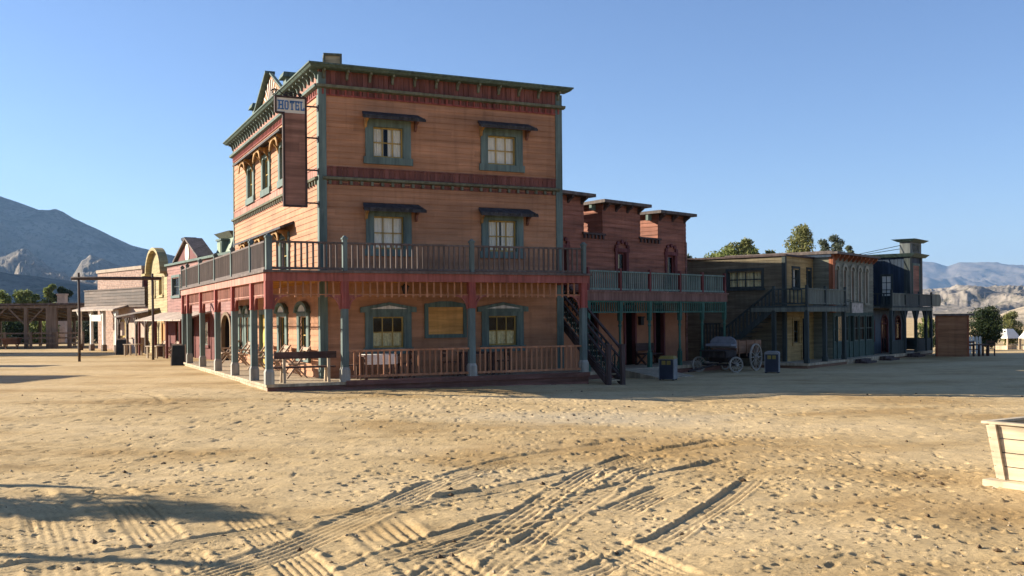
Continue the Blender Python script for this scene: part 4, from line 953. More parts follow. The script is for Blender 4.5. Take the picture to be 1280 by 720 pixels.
mb = MB(); mb.bar((T0 + .1, 1.0, 5.85), (14.3, 3.2, 5.3), .03); mb.build('tower_stay', IRON, bl); mb = MB(); mb.bar((T0 + .5, 1.0, 5.7), (15.0, 3.0, 5.34), .03); mb.build('tower_stay', IRON, bl)
mb = MB(); mb.box(10.1, 15.3, 2.75, 8.5, -.2, 5.25); mb.box(10.0, 15.4, 2.65, 8.6, 5.25, 5.36, 1); mb.build('rear_wing', [NAVYW, ROOFM], bl)
ov = thing('rounded_sign_board', *rpt(18.02, .04), 0, RYAW, 'grey green rounded blank sign board sticking out from the end of the navy building balcony', 'sign')
mb = MB(); mb.prism([(0, 2.52), (1.35, 2.52)] + [(1.35 + .34 * math.cos(t), 2.86 + .34 * math.sin(t)) for t in [-PI / 2 + PI * k / 10 for k in range(1, 10)]] + [(1.35, 3.2), (0, 3.2)], -.03, .03, 'az'); mb.build('sign_board', GPANEL, ov)
for z in (2.6, 3.1): mb = MB(); mb.bar((-.08, 0, z), (.05, 0, z), .06); mb.build('mounting_arm', IRON, ov)
for i, (a, l) in enumerate(((6.2, 'dark plank steps in front of the grey green shop'), (9.6, 'dark plank steps left of the navy building porch post'), (13.9, 'dark plank steps at the opening of the navy building porch'))):
    s3 = thing('boardwalk_steps', *rpt(a, -.02), -.12, RYAW, l, 'steps', 'plank steps along the right-hand shops')
    mb = MB(); mb.box(-.65, .65, -.55, -.28, .0, .09); mb.build('tread', STAIRW, s3); mb = MB(); mb.box(-.65, .65, -.28, -.02, .0, .19); mb.build('tread', STAIRW, s3)
# ------------------------------------------------------------------ left-hand street
PX, PY, PYAW = -13.1, 47.4, 122.0
def lpt(a, b): return on_frame(PX, PY, PYAW, a, b)
PINKW = painted('dusty_pink_clapboard', (.27, .125, .10), board=.16, axis='z', var=.14, wear=.25, worn=(.34, .2, .16))
YELLW = painted('pale_yellow_clapboard', (.36, .28, .13), board=.15, axis='z', var=.1, wear=.2, worn=(.42, .36, .24))
DKRED = painted('deep_red_shopfront', (.13, .03, .022), axis='v', wear=.15)
PALEROOF = painted('pale_awning_boards', (.42, .33, .26), board=.2, axis='v', var=.15, wear=.3)
PT = lambda a, d, z: (a, d, z)
pk = thing('pink_gabled_shop', PX, PY, 0, PYAW, 'dusty pink shop with a steep dark red gable and cream oval medallion', 'shop building')
ZP = 5.22
mb = MB(PT); siding(mb, -.6, 12.85, 2.4, ZP, [(10.0, 11.55, 3.5, 4.5), (2.9, 4.3, 3.5, 4.5)], bh=.16); mb.build('upper_wall', PINKW, pk, recalc=False)
mb = MB(PT); siding(mb, -.6, 12.85, -.1, 2.4, [(.35, 1.8, 0, 2.3), (6.9, 7.9, 0, 2.2), (9.2, 10.9, .8, 2.1), (4.2, 5.6, .8, 2.1)], bh=.3, lip=.008); mb.build('shopfront', DKRED, pk, recalc=False)
mb = MB(); mb.quad((-.6, 0, ZP - .05), (12.85, 0, ZP - .05), (12.85, -7, ZP - .4), (-.6, -7, ZP - .4)); mb.quad((-.6, -7, 0), (12.85, -7, 0), (12.85, -7, 5), (-.6, -7, 5)); mb.quad((-.6, 0, 0), (-.6, -7, 0), (-.6, -7, ZP - .4), (-.6, 0, ZP)); mb.quad((12.85, 0, 0), (12.85, -7, 0), (12.85, -7, ZP - .4), (12.85, 0, ZP)); mb.build('rear_wall', PINKW, pk, recalc=False)
mb = MB(PT); mb.box(-.6, 12.9, -.05, .16, ZP, ZP + .12); mb.build('cornice', GREENCAP, pk)
mb = MB(PT); mb.prism([(5.7, ZP + .12), (10.6, ZP + .12), (8.15, 6.42)], -.1, .03, 'az'); gbl = mb.build('gable', REDD, pk)
mb = MB(PT)
for sg_ in (-1, 1):
    x0, x1 = 8.15 + sg_ * 2.6, 8.15
    mb.hexa([(x0, -.75, ZP + .1), (x0, .2, ZP + .1), (x1, .2, 6.46), (x1, -.75, 6.46), (x0, -.75, ZP + .2), (x0, .2, ZP + .2), (x1, .2, 6.56), (x1, -.75, 6.56)])
mb.build('gable_roof', ROOFM, gbl)
mb = MB(PT); mb.prism([(8.15 + .42 * math.cos(t), 5.72 + .5 * math.sin(t)) for t in [2 * PI * k / 16 for k in range(16)]], .03, .07, 'az'); mb.build('medallion', CREAM, gbl)
def lwin(T, a0, a1, z0, z1, parent, mat, sm, cols=2, rows=2):
    w = casing(T, a0, a1, z0, z1, .15, parent, mat, sill=.14, head=.14, d=.06); sash(T, a0 + .15, a1 - .15, z0 + .14, z1 - .14, -.05, cols, rows, sm, w)
    curtain(T, a0 + .15, a0 + .15 + (a1 - a0 - .3) * .4, z0 + .14, z1 - .14, -.16, CURTAIN, w, 3); roombox(T, a0 + .15, a1 - .15, z0 + .14, z1 - .14, w)
lwin(PT, 9.82, 11.72, 3.36, 4.66, pk, TEAL, DTEAL); lwin(PT, 2.75, 4.45, 3.36, 4.66, pk, TEAL, DTEAL)
for a, b, z0, z1 in ((9.1, 11.0, .7, 2.2), (4.1, 5.7, .7, 2.2)): lwin(PT, a, b, z0, z1, pk, DKRED, GPANEL)
mb = MB(PT); c = 1.08
arc = [(c + .85 * math.cos(PI * k / 10), 1.75 + .75 * math.sin(PI * k / 10)) for k in range(11)]; arc2 = [(c + .7 * math.cos(PI * k / 10), 1.75 + .6 * math.sin(PI * k / 10)) for k in range(11)]
for k in range(10): mb.prism([arc[k], arc[k + 1], arc2[k + 1], arc2[k]], -.12, .08, 'az')
mb.box(.23, .38, -.12, .08, 0, 1.75); mb.box(1.78, 1.93, -.12, .08, 0, 1.75); dw = mb.build('arched_doorway', painted('tan_arch_trim', (.20, .13, .07), axis='v'), pk); roombox(PT, .38, 1.78, .05, 2.3, dw)
w = MB(PT); w.box(6.8, 6.9, -.1, .05, 0, 2.2); w.box(7.9, 8.0, -.1, .05, 0, 2.2); w.box(6.8, 8.0, -.1, .053, 2.2, 2.32); wo = w.build('doorway', DKRED, pk); roombox(PT, 6.9, 7.9, .05, 2.15, wo)
mb = MB(PT); mb.hexa([(3.7, 0, 2.5), (14.1, 0, 2.5), (14.1, 1.55, 2.08), (3.7, 1.55, 2.08), (3.7, 0, 2.58), (14.1, 0, 2.58), (14.1, 1.55, 2.15), (3.7, 1.55, 2.15)]); aw = mb.build('awning', PALEROOF, pk)
for a in (4.2, 7.0, 9.6, 13.6): mb = MB(PT); mb.box(a - .06, a + .06, 1.36, 1.48, 0, 2.12); mb.build('awning_post', DKRED, pk)

yl = thing('yellow_arched_shop', PX, PY, 0, PYAW, 'pale yellow shop with a round-topped false front', 'shop building')
ZY, C = 4.95, 15.3
mb = MB(PT); siding(mb, 12.9, 17.8, 0, ZY, [(13.95, 14.75, 3.62, 4.55), (15.95, 16.75, 3.62, 4.55), (13.4, 14.2, .1, 2.0), (15.6, 16.7, .1, 2.0)], bh=.15); mb.build('front_wall', YELLW, yl, recalc=False)
mb = MB(PT); arc = [(C + 1.75 * math.cos(PI * k / 14), ZY + 1.35 * math.sin(PI * k / 14)) for k in range(15)]
mb.prism([(C + 1.75, ZY - .02)] + arc + [(C - 1.75, ZY - .02)], -.1, .02, 'az'); ag = mb.build('arched_gable', YELLW, yl)
mb = MB(PT); o_ = [(C + 1.95 * math.cos(PI * k / 14), ZY + 1.52 * math.sin(PI * k / 14)) for k in range(15)]
for k in range(14): mb.prism([arc[k], arc[k + 1], o_[k + 1], o_[k]], -.2, .32, 'az')
mb.box(12.95, C - 1.6, -.3, .4, ZY - .1, ZY + .03); mb.box(C + 1.6, 17.9, -.3, .4, ZY - .1, ZY + .03); mb.build('arched_cornice', YELLW, yl)
mb = MB(); mb.quad((12.9, 0, ZY - .2), (17.8, 0, ZY - .2), (17.8, -7, ZY - .6), (12.9, -7, ZY - .6)); mb.quad((17.8, 0, 0), (17.8, -7, 0), (17.8, -7, ZY), (17.8, 0, ZY)); mb.quad((12.9, -7, 0), (17.8, -7, 0), (17.8, -7, ZY), (12.9, -7, ZY)); mb.build('rear_wall', YELLW, yl, recalc=False)
lwin(PT, 13.8, 14.9, 3.48, 4.7, yl, YELLW, OCHRE, 1, 1); lwin(PT, 15.8, 16.9, 3.48, 4.7, yl, YELLW, OCHRE, 1, 1)
for a, b, m_ in ((13.4, 14.2, ORANGEBR), (15.6, 16.7, DKRED)):
    w = MB(PT); w.box(a - .1, a, -.1, .05, 0, 2.0); w.box(b, b + .1, -.1, .05, 0, 2.0); w.box(a - .1, b + .1, -.1, .053, 2.0, 2.1); wo = w.build('door', m_, yl)
    mb = MB(PT); mb.box(a, b, -.08, -.03, 0, 2.0); mb.build('door_leaf', m_, wo)
ch = thing('rooftop_box', *lpt(14.3, -1.6), 4.75, PYAW, 'small dark box standing on the roof behind the yellow arched shop front', 'roof box')
mb = MB(); mb.box(-.4, .4, -.3, .3, 0, 2.15); mb.box(-.45, .45, -.35, .35, 2.15, 2.3); mb.build('box_body', NAVYW, ch)

tu = thing('green_turret_house', -14.2, 54.2, 0, 122, 'pale green mansard turret with a shuttered dormer rising behind the hotel', 'building')
TG = painted('pale_green_boards', (.26, .32, .22), board=.25, axis='v', wear=.25)
mb = MB(); mb.box(-1.6, 1.6, -1.6, 1.6, 0, 5.0); mb.build('wall', TG, tu)
mb = MB(); mb.hexa([(-1.6, -1.6, 5.0), (1.6, -1.6, 5.0), (1.6, 1.6, 5.0), (-1.6, 1.6, 5.0), (-1.05, -1.05, 6.45), (1.05, -1.05, 6.45), (1.05, 1.05, 6.45), (-1.05, 1.05, 6.45)]); mr = mb.build('mansard_roof', TG, tu)
mb = MB(); mb.hexa([(-1.1, -1.1, 6.45), (1.1, -1.1, 6.45), (1.1, 1.1, 6.45), (-1.1, 1.1, 6.45), (-1.4, -1.4, 6.75), (1.4, -1.4, 6.75), (1.4, 1.4, 6.75), (-1.4, 1.4, 6.75)]); mb.build('cornice', OLIVE, tu)
mb = MB(); mb.box(-.4, .4, 1.0, 1.5, 5.2, 6.3); mb.box(-.5, .5, 1.0, 1.56, 6.3, 6.4); dm = mb.build('dormer', TEAL, mr); mb = MB(); mb.box(-.3, .3, 1.5, 1.53, 5.3, 6.2); mb.build('shutter', TG, dm)

# brick block and shingled shed
def brick_mat():
    m, nt, b, out = new_mat('pinkish_rubble_brick')
    v = nt.nodes.new('ShaderNodeTexBrick'); v.inputs['Scale'].default_value = 2.2; v.inputs['Color1'].default_value = (.36, .21, .15, 1); v.inputs['Color2'].default_value = (.24, .13, .09, 1); v.inputs['Mortar'].default_value = (.36, .28, .22, 1); v.inputs['Mortar Size'].default_value = .03
    tc = nt.nodes.new('ShaderNodeTexCoord'); sx_ = nt.nodes.new('ShaderNodeSeparateXYZ'); cb = nt.nodes.new('ShaderNodeCombineXYZ'); ad = N(nt, 'ShaderNodeMath', operation='ADD')
    L(nt, tc.outputs['Object'], sx_.inputs[0]); L(nt, sx_.outputs[0], ad.inputs[0]); L(nt, sx_.outputs[1], ad.inputs[1]); L(nt, ad.outputs[0], cb.inputs[0]); L(nt, sx_.outputs[2], cb.inputs[1]); L(nt, cb.outputs[0], v.inputs['Vector'])
    n = N(nt, 'ShaderNodeTexNoise', Scale=5., Detail=5.); L(nt, tc.outputs['Object'], n.inputs[0])
    L(nt, mixc(nt, 1.0, v.outputs[0], ramp(nt, n.outputs[0], [(.3, .6), (.7, 1.3)]), 'MULTIPLY'), b.inputs['Base Color']); b.inputs['Roughness'].default_value = .9
    bp = N(nt, 'ShaderNodeBump', Strength=.6, Distance=.03); L(nt, n.outputs[0], bp.inputs['Height']); L(nt, bp.outputs[0], b.inputs['Normal']); return m
BRICK = brick_mat()
bk = thing('brick_storehouse', -24.2, 66, 0, 132, 'flat-roofed pinkish brick storehouse with a dark sheet standing for its shaded side, behind the shingled shed', 'storehouse')
mb = MB(); mb.box(0, 8, -7, 0, -.3, 5.5); mb.build('wall', BRICK, bk)
mb = MB(); mb.box(-.08, 8.08, -7.08, .08, 5.5, 5.72); mb.build('coping', flat_mat('tan_coping', (.34, .26, .19)), bk)
mb = MB(); mb.box(-.05, -.002, -6.9, -.1, -.3, 5.4); mb.build('side_shade_sheet', DKRED, bk)  # dark red sheet over the brick, giving this side its shade by colour
SHX, SHY, SHYAW = -25.5, 65.0, 135.0
sh = thing('shingled_shed', SHX, SHY, 0, SHYAW, 'low shed with a brown shingled false front and a pale porch roof on white posts', 'shed')
BSH = painted('brown_shingles', (.105, .07, .05), board=.22, axis='z', var=.35, wear=.3, worn=(.2, .15, .11))
CREAMW = flat_mat('pinkish_plaster', (.46, .33, .25), var=.15, scale=2)
mb = MB(PT); siding(mb, -2.8, 6.5, 3.15, 4.15, bh=.2, d=-.6, lip=.03); mb.box(-2.8, 6.5, -.8, -.62, 3.0, 4.2); mb.box(-2.85, 6.55, -.85, -.55, 4.15, 4.24); mb.build('false_front', BSH, sh)
mb = MB(); mb.box(-2.8, 2.4, -5, -.8, 0, 3.1); mb.build('wall', CREAMW, sh)
mb = MB(PT); mb.hexa([(-.3, -1.2, 3.2), (6.3, -1.2, 3.2), (6.3, .35, 2.78), (-.3, .35, 2.78), (-.3, -1.2, 3.28), (6.3, -1.2, 3.28), (6.3, .35, 2.88), (-.3, .35, 2.88)]); mb.build('porch_roof', PALEROOF, sh)
for a in (0, 1.95, 3.9, 5.8):
    mb = MB(PT); mb.box(a - .09, a + .09, -.09, .09, .55, 2.8, 0); mb.box(a - .14, a + .14, -.14, .14, -.1, .55, 1); mb.bar((a, 0, 2.2), (a + .5, 0, 2.78), .08); mb.build('porch_post', [WHITEP, BSH], sh)
lwin(lambda a, d, z: (a, -.8 + d, z), .3, 1.5, 1.0, 2.2, sh, OCHRE, OCHRE)
s5 = thing('white_hanging_sign', *on_frame(SHX, SHY, SHYAW, 3.0, .05), 0, SHYAW, 'small blank white sign hanging between the posts of the shingled shed porch', 'sign')
mb = MB(); mb.box(-.75, .75, -.03, .03, 2.1, 2.52); mb.build('sign_board', WHITEP, s5); mb = MB(); mb.bar((-.6, 0, 2.52), (-.6, 0, 2.82), .02); mb.bar((.6, 0, 2.52), (.6, 0, 2.82), .02); mb.build('hanger', IRON, s5)
lx, ly = -21.6, 60.4
ln = thing('market_stall_shed', lx, ly, 0, 130, 'narrow lean-to stall with a slanting board roof between the yellow shop and the shingled shed', 'stall')
mb = MB(PT); mb.hexa([(-.8, -2.2, 3.1), (5.2, -2.2, 2.7), (5.2, .5, 2.3), (-.8, .5, 2.66), (-.8, -2.2, 3.18), (5.2, -2.2, 2.78), (5.2, .5, 2.4), (-.8, .5, 2.76)]); mb.build('roof', ROOFM, ln)
mb = MB(PT); mb.box(-.6, 5.0, -2.2, -2.0, 0, 2.65); mb.build('wall', CREAMW, ln)
mb = MB(PT); mb.box(2.6, 4.6, -.6, 0, 0, 1.0); mb.box(2.5, 4.7, -.65, .05, 1.0, 1.06); mb.build('counter', CREAMW, ln)
for a in (.2, 1.8, 3.4, 4.9): mb = MB(PT); mb.box(a - .07, a + .07, .2, .34, 0, 2.3); mb.bar((a, .27, 1.8), (a - .4, .27, 2.3), .08); mb.bar((a, .27, 1.8), (a + .4, .27, 2.3), .08); mb.build('forked_post', BSH, ln)

# tall beam gate
gt = thing('log_beam_gate', 0, 0, 0, 0, 'tall dark log gate frame of two posts and a cross beam standing in the sand', 'gate')
LOG = painted('dark_weathered_log', (.075, .05, .038), axis='v', wear=.3, worn=(.17, .13, .1))
ga, gc = Vector((-21.35, 49.7, 0)), Vector((-18.25, 51.2, 0)); gd_ = (gc - ga).normalized()
for p in (ga, gc): mb = MB(); mb.tube([p + Vector((0, 0, -.3)), p + Vector((.02, 0, 2)), p + Vector((0, 0, 4.5))], .07, 8, r1=.06); mb.build('gate_post', LOG, gt, smooth=True)
mb = MB(); mb.tube([ga - gd_ * .35 + Vector((0, 0, 4.22)), gc + gd_ * .45 + Vector((0, 0, 4.25))], .085, 8); mb.build('cross_beam', LOG, gt, smooth=True)

BOARD = flat_mat('black_chalkboard', (.025, .028, .026), var=.3)
def sandwich(x, y, yaw, h, label, first=None):
    if first: return dup(first, (x, y, 0), yaw, label)
    s_ = thing('sandwich_board', x, y, 0, yaw, label, 'sandwich board', 'chalkboards standing in the street')
    for sg_ in (-1, 1):
        mb = MB(); mb.hexa([(-.33, sg_ * .3 - .02, 0), (.33, sg_ * .3 - .02, 0), (.33, sg_ * .3 + .02, 0), (-.33, sg_ * .3 + .02, 0), (-.3, sg_ * .04 - .02, h), (.3, sg_ * .04 - .02, h), (.3, sg_ * .04 + .02, h), (-.3, sg_ * .04 + .02, h)])
        f_ = mb.build('frame', PALEWOOD, s_)
        mb = MB(); e = sg_ * .024; mb.hexa([(-.28, sg_ * .27 + e - .004, .12), (.28, sg_ * .27 + e - .004, .12), (.28, sg_ * .27 + e + .004, .12), (-.28, sg_ * .27 + e + .004, .12), (-.26, sg_ * .055 + e - .004, h - .06), (.26, sg_ * .055 + e - .004, h - .06), (.26, sg_ * .055 + e + .004, h - .06), (-.26, sg_ * .055 + e + .004, h - .06)]); mb.build('chalkboard', BOARD, f_)
    return s_
s0 = sandwich(-14.75, 44.6, 12, 1.06, 'black chalkboard sandwich board beside the far end of the hotel porch')
sandwich(-22.9, 59.1, 14, 1.0, 'black chalkboard sandwich board before the lean-to stall', s0)
t0 = table('bare_table', -21.7, 57.7, 0, -20, .95, .6, .78, PALEWOOD, 'pale bare wooden table before the lean-to stall, right of a chalkboard', 'pale tables in the street')
dup(t0, (-18.85, 53.3, 0), -35, 'pale bare wooden table beside the right post of the log gate')
# barrel, chairs before the pink shop
br = thing('dark_barrel', *lpt(10.3, 1.0), 0, PYAW, 'dark round barrel under the awning of the pink shop', 'barrel')
mb = MB(); prof = [(0, .24), (.2, .29), (.4, .31), (.6, .29), (.8, .24)]; m8 = 16; pts = []; fs = []
for z, r in prof: pts += [(r * math.cos(2 * PI * k / m8), r * math.sin(2 * PI * k / m8), z) for k in range(m8)]
for i in range(4):
    for k in range(m8): fs.append((i * m8 + k, i * m8 + (k + 1) % m8, (i + 1) * m8 + (k + 1) % m8, (i + 1) * m8 + k))
fs += [tuple(range(4 * m8, 5 * m8))]; mb.add(pts, fs); mb.build('staves', BENCHW, br, smooth=True)
mb = MB()
for z in (.12, .62): mb.tube([(.3 * math.cos(2 * PI * k / 16), .3 * math.sin(2 * PI * k / 16), z) for k in range(17)], .018, 5)
mb.build('hoop', IRON, br)
PINKCH = painted('pinkish_chair_wood', (.40, .2, .14), axis='v', wear=.3)
pc = None
for a, b, l in ((9.0, .75, 'wooden bench chair under the pink shop awning beside the barrel'), (12.0, .75, 'wooden bench chair under the awning at the border of the pink and yellow shops')):
    x, y = lpt(a, b)
    pc = dup(c0, (x, y, 0), PYAW + 180, l, 'bench chairs before the pink shop')
    

# ------------------------------------------------------------------ open ranch shelter and its fence
RW = painted('weathered_ranch_timber', (.19, .14, .098), axis='v', wear=.4, worn=(.32, .25, .18))
rs = thing('ranch_shelter', -46, 76, 0, 0, 'long open timber shelter with a low sloping board roof at the left edge', 'shelter')
mb = MB(); mb.hexa([(-16, -1.5, 3.35), (15, -1.5, 3.35), (15, 7, 2.4), (-16, 7, 2.4), (-16, -1.5, 3.47), (15, -1.5, 3.47), (15, 7, 2.52), (-16, 7, 2.52)]); mb.build('roof', ROOFM, rs)
mb = MB(); mb.box(-16, 15, -1.4, -1.2, 3.1, 3.3); mb.box(-16, 15, 6.8, 7.0, 2.15, 2.4)
for k in range(32): x = -15.8 + k * .98; mb.hexa([(x, -1.45, 3.22), (x + .1, -1.45, 3.22), (x + .1, 7.2, 2.25), (x, 7.2, 2.25), (x, -1.45, 3.36), (x + .1, -1.45, 3.36), (x + .1, 7.2, 2.39), (x, 7.2, 2.39)])
mb.build('rafters', RW, rs)
for k, x in enumerate((-15.6, -12.4, -9.2, -6.0, -2.6, .6, 3.9, 7.2, 10.0, 11.9, 13.2)):
    r_ = .12 if k not in (9,) else .4
    mb = MB(); mb.box(x - r_, x + r_, -1.42, -1.18, -.1, 3.1); mb.build('front_post', RW, rs)
    if k not in (9, 10):
        mb = MB(); mb.bar((x + .1, -1.3, 1.9), (x + 1.3, -1.3, 3.1), .1); mb.bar((x - .1, -1.3, 1.9), (x - 1.3, -1.3, 3.1), .1); mb.build('brace', RW, rs)
        mb = MB(); mb.box(x - .1, x + .1, 6.8, 7.0, -.1, 2.15); mb.build('rear_post', RW, rs)
rf = thing('rail_fence', -46, 73.8, 0, 0, 'weathered post and rail corral fence in front of the ranch shelter', 'fence')
for z in (.45, .85, 1.2): mb = MB(); mb.box(-16, 14.6, -.03, .03, z, z + .11); mb.build('rail', RW, rf)
for k in range(17): x = -15.8 + k * 1.9; mb = MB(); mb.box(x - .09, x + .09, -.16, -.03, -.1, 1.35); mb.build('fence_post', RW, rf)
hb = thing('hay_trough', -36.2, 72.9, 0, 0, 'dark wooden feed trough against the corral fence', 'trough')
mb = MB(); mb.hexa([(-.5, -.25, .5), (.5, -.25, .5), (.5, .25, .5), (-.5, .25, .5), (-.6, -.35, .95), (.6, -.35, .95), (.6, .35, .95), (-.6, .35, .95)]); mb.build('trough_box', BENCHW, hb)
for s_ in (-.4, .4): mb = MB(); mb.bar((s_, -.2, 0), (s_, .2, .5), .07); mb.bar((s_, .2, 0), (s_, -.2, .5), .07); mb.build('leg', RW, hb)
ck = thing('pale_chimney_stack', -42.8, 96, 0, 0, 'pale square chimney stack showing above the ranch shelter roof', 'chimney')
mb = MB(); mb.box(-.35, .35, -.35, .35, 0, 4.6); mb.box(-.42, .42, -.42, .42, 4.6, 4.75); mb.build('stack', CREAMW, ck)

# ------------------------------------------------------------------ things at the right edge
BRS = painted('brown_shed_boards', (.31, .14, .062), board=.18, axis='z', var=.12, wear=.15, worn=(.24, .14, .09))
bs = thing('brown_board_shed', 23.1, 53.0, -.2, -20, 'small flat-roofed brown board shed beyond the navy tower building', 'shed')
bt = MB(lambda a, d, z: (a, -.75 - d, z)); siding(bt, -.75, .75, 0, 2.2, bh=.18); b2 = MB(lambda a, d, z: (-.75 - d, a, z)); siding(b2, -.75, .75, 0, 2.2, bh=.18)
o = len(bt.v); bt.v += b2.v; bt.f += [tuple(i + o for i in f) for f in b2.f]; bt.m += b2.m
bt.v += [(.75, -.75, 0), (.75, .75, 0), (.75, .75, 2.2), (.75, -.75, 2.2), (-.75, .75, 0), (-.75, .75, 2.2)]; o += len(b2.v); bt.f += [(o, o + 1, o + 2, o + 3), (o + 4, o + 1, o + 2, o + 5)]; bt.m += [0, 0]
bt.build('wall', BRS, bs, recalc=False)
mb = MB(); mb.box(-.85, 1.05, -.9, .85, 2.2, 2.3); mb.build('roof', ROOFM, bs)
mb = MB(); mb.box(-.79, -.7, -.79, -.7, 0, 2.2); mb.build('corner_board', REDBR, bs); mb = MB(); mb.box(.7, .79, -.79, -.7, 0, 2.2); mb.build('corner_board', REDBR, bs)
wp = thing('orange_brown_post', 25.0, 56.3, -.3, 0, 'sunlit orange brown post behind the brown shed', 'post'); mb = MB(); mb.box(-.12, .12, -.12, .12, 0, 2.2); mb.hexa([(-.15, -.15, 2.2), (.15, -.15, 2.2), (.15, .15, 2.2), (-.15, .15, 2.2), (-.03, -.03, 2.3), (.03, -.03, 2.3), (.03, .03, 2.3), (-.03, .03, 2.3)]); mb.build('post_shaft', REDBR, wp)
pf = thing('white_picket_fence', 25.6, 56.8, -.3, 0, 'short whitewashed picket fence right of the brown shed', 'fence')
mb = MB()
for k in range(9): x = -.75 + k * .19; mb.prism([(x - .07, 0), (x + .07, 0), (x + .07, 1.05), (x, 1.14), (x - .07, 1.05)], -.012, .012, 'az')
mb.build('picket_panel', WHITEP, pf); mb = MB(); mb.box(-.85, .85, .012, .05, .25, .33); mb.box(-.85, .85, .012, .05, .8, .88); mb.build('rail', WHITEP, pf)
g0 = small_chair(24.0, 52.4, 20, 'dark chair on the street right of the brown shed, nearer the shed'); g0.location.z = -.2; g0['group'] = 'dark chairs right of the brown shed'
dup(g0, (25.05, 52.8, -.2), -30, 'dark chair on the street right of the brown shed, farther from the shed')
gtb = table('dark_street_table', 24.5, 52.7, -.2, 10, .7, .6, .7, BENCHW, 'dark small table between two chairs right of the brown shed')
CANV = flat_mat('white_canvas', (.70, .66, .60), var=.06)
def canopy(x, y, z, label, first=None):
    if first: return dup(first, (x, y, z), 8, label)
    c = thing('canvas_canopy', x, y, z, 25, label, 'canopy', 'white canvas canopies at the right edge')
    mb = MB(); mb.hexa([(-.85, -.85, 1.05), (.85, -.85, 1.05), (.85, .85, 1.05), (-.85, .85, 1.05), (-.42, -.42, 1.85), (.42, -.42, 1.85), (.42, .42, 1.85), (-.42, .42, 1.85)]); mb.build('canvas_top', CANV, c)
    for a in (-.8, .8):
        for b in (-.8, .8): mb = MB(); mb.box(a - .05, a + .05, b - .05, b + .05, 0, 1.05); mb.build('pole', PALEWOOD, c)
    mb = MB(); mb.box(-.8, .8, -.82, -.76, .5, .58); mb.box(-.6, .6, -.6, .6, .0, .42); mb.build('counter', PALEWOOD, c); return c
cn = canopy(42.6, 87, -1.1, 'white canvas canopy on wooden poles beside the dark bushy tree')
canopy(43.5, 84, -1.05, 'white canvas canopy cut off by the right edge of the picture', cn)

# plank planter in the right foreground
CRW = painted('sun_bleached_crate_planks', (.60, .48, .32), board=.17, axis='z', var=.16, wear=.5, worn=(.56, .46, .32))
cr = thing('wooden_planter', 5.90, 12.28, 0, -57, 'big sun-bleached plank planter box with flared sides at the right foreground edge', 'planter')
LN, HT, DP, FL = 2.3, .82, 1.0, .10
mb = MB()
def wallrow(k, n, z0, z1, j):
    f0, f1 = FL * z0 / HT, FL * z1 / HT
    mb.hexa([(-f0, -f0 - .0, z0), (LN + f0, -f0, z0), (LN + f0, -f0 + .04, z0), (-f0, -f0 + .04, z0), (-f1, -f1 - j, z1), (LN + f1, -f1 - j, z1), (LN + f1, -f1 + .04, z1), (-f1, -f1 + .04, z1)])
    mb.hexa([(-f0, DP + f0 - .04, z0), (LN + f0, DP + f0 - .04, z0), (LN + f0, DP + f0, z0), (-f0, DP + f0, z0), (-f1, DP + f1 - .04, z1), (LN + f1, DP + f1 - .04, z1), (LN + f1, DP + f1, z1), (-f1, DP + f1, z1)])
    for e, sg_ in ((0, -1), (LN, 1)):
        mb.hexa([(e + sg_ * f0 - .02, .04 - f0, z0), (e + sg_ * f0 + .02, .04 - f0, z0), (e + sg_ * f0 + .02, DP - .04 + f0, z0), (e + sg_ * f0 - .02, DP - .04 + f0, z0),
                 (e + sg_ * f1 - .02, .04 - f1, z1), (e + sg_ * f1 + .02, .04 - f1, z1), (e + sg_ * f1 + .02, DP - .04 + f1, z1), (e + sg_ * f1 - .02, DP - .04 + f1, z1)])
zs = [.09, .25, .42, .59, .76]
for k in range(4): wallrow(k, 4, zs[k] + .006, zs[k + 1] - .006, .004 * (k % 2))
mb.build('plank_sides', CRW, cr)
mb = MB(); mb.box(-.1, LN + .1, -.16, .02, .0, .085); mb.box(-.1, LN + .1, DP - .02, DP + .1, 0, .085); mb.build('base_board', CRW, cr)
mb = MB()
for x in (.12, LN - .1): mb = MB(); mb.hexa([(x - .08, -.045, .09), (x + .0, -.045, .09), (x + .0, -.01, .09), (x - .08, -.01, .09), (x - .08 - FL * .6, -FL - .045, .76), (x - FL * .6, -FL - .045, .76), (x - FL * .6, -FL - .01, .76), (x - .08 - FL * .6, -FL - .01, .76)]); mb.build('corner_batten', CRW, cr)
mb = MB(); f = FL + .03; mb.box(-f, LN + f, -f, -f + .1, .762, .79); mb.box(-f, LN + f, DP + f - .1, DP + f, .762, .79); mb.box(-f, -f + .1, -f + .1, DP + f - .1, .762, .79); mb.build('rim', CRW, cr)
mb = MB(); mb.box(0, LN, 0.02, DP - .02, .3, .55); mb.build('soil', flat_mat('dark_soil', (.05, .036, .026), scale=12, bump=.8), cr)
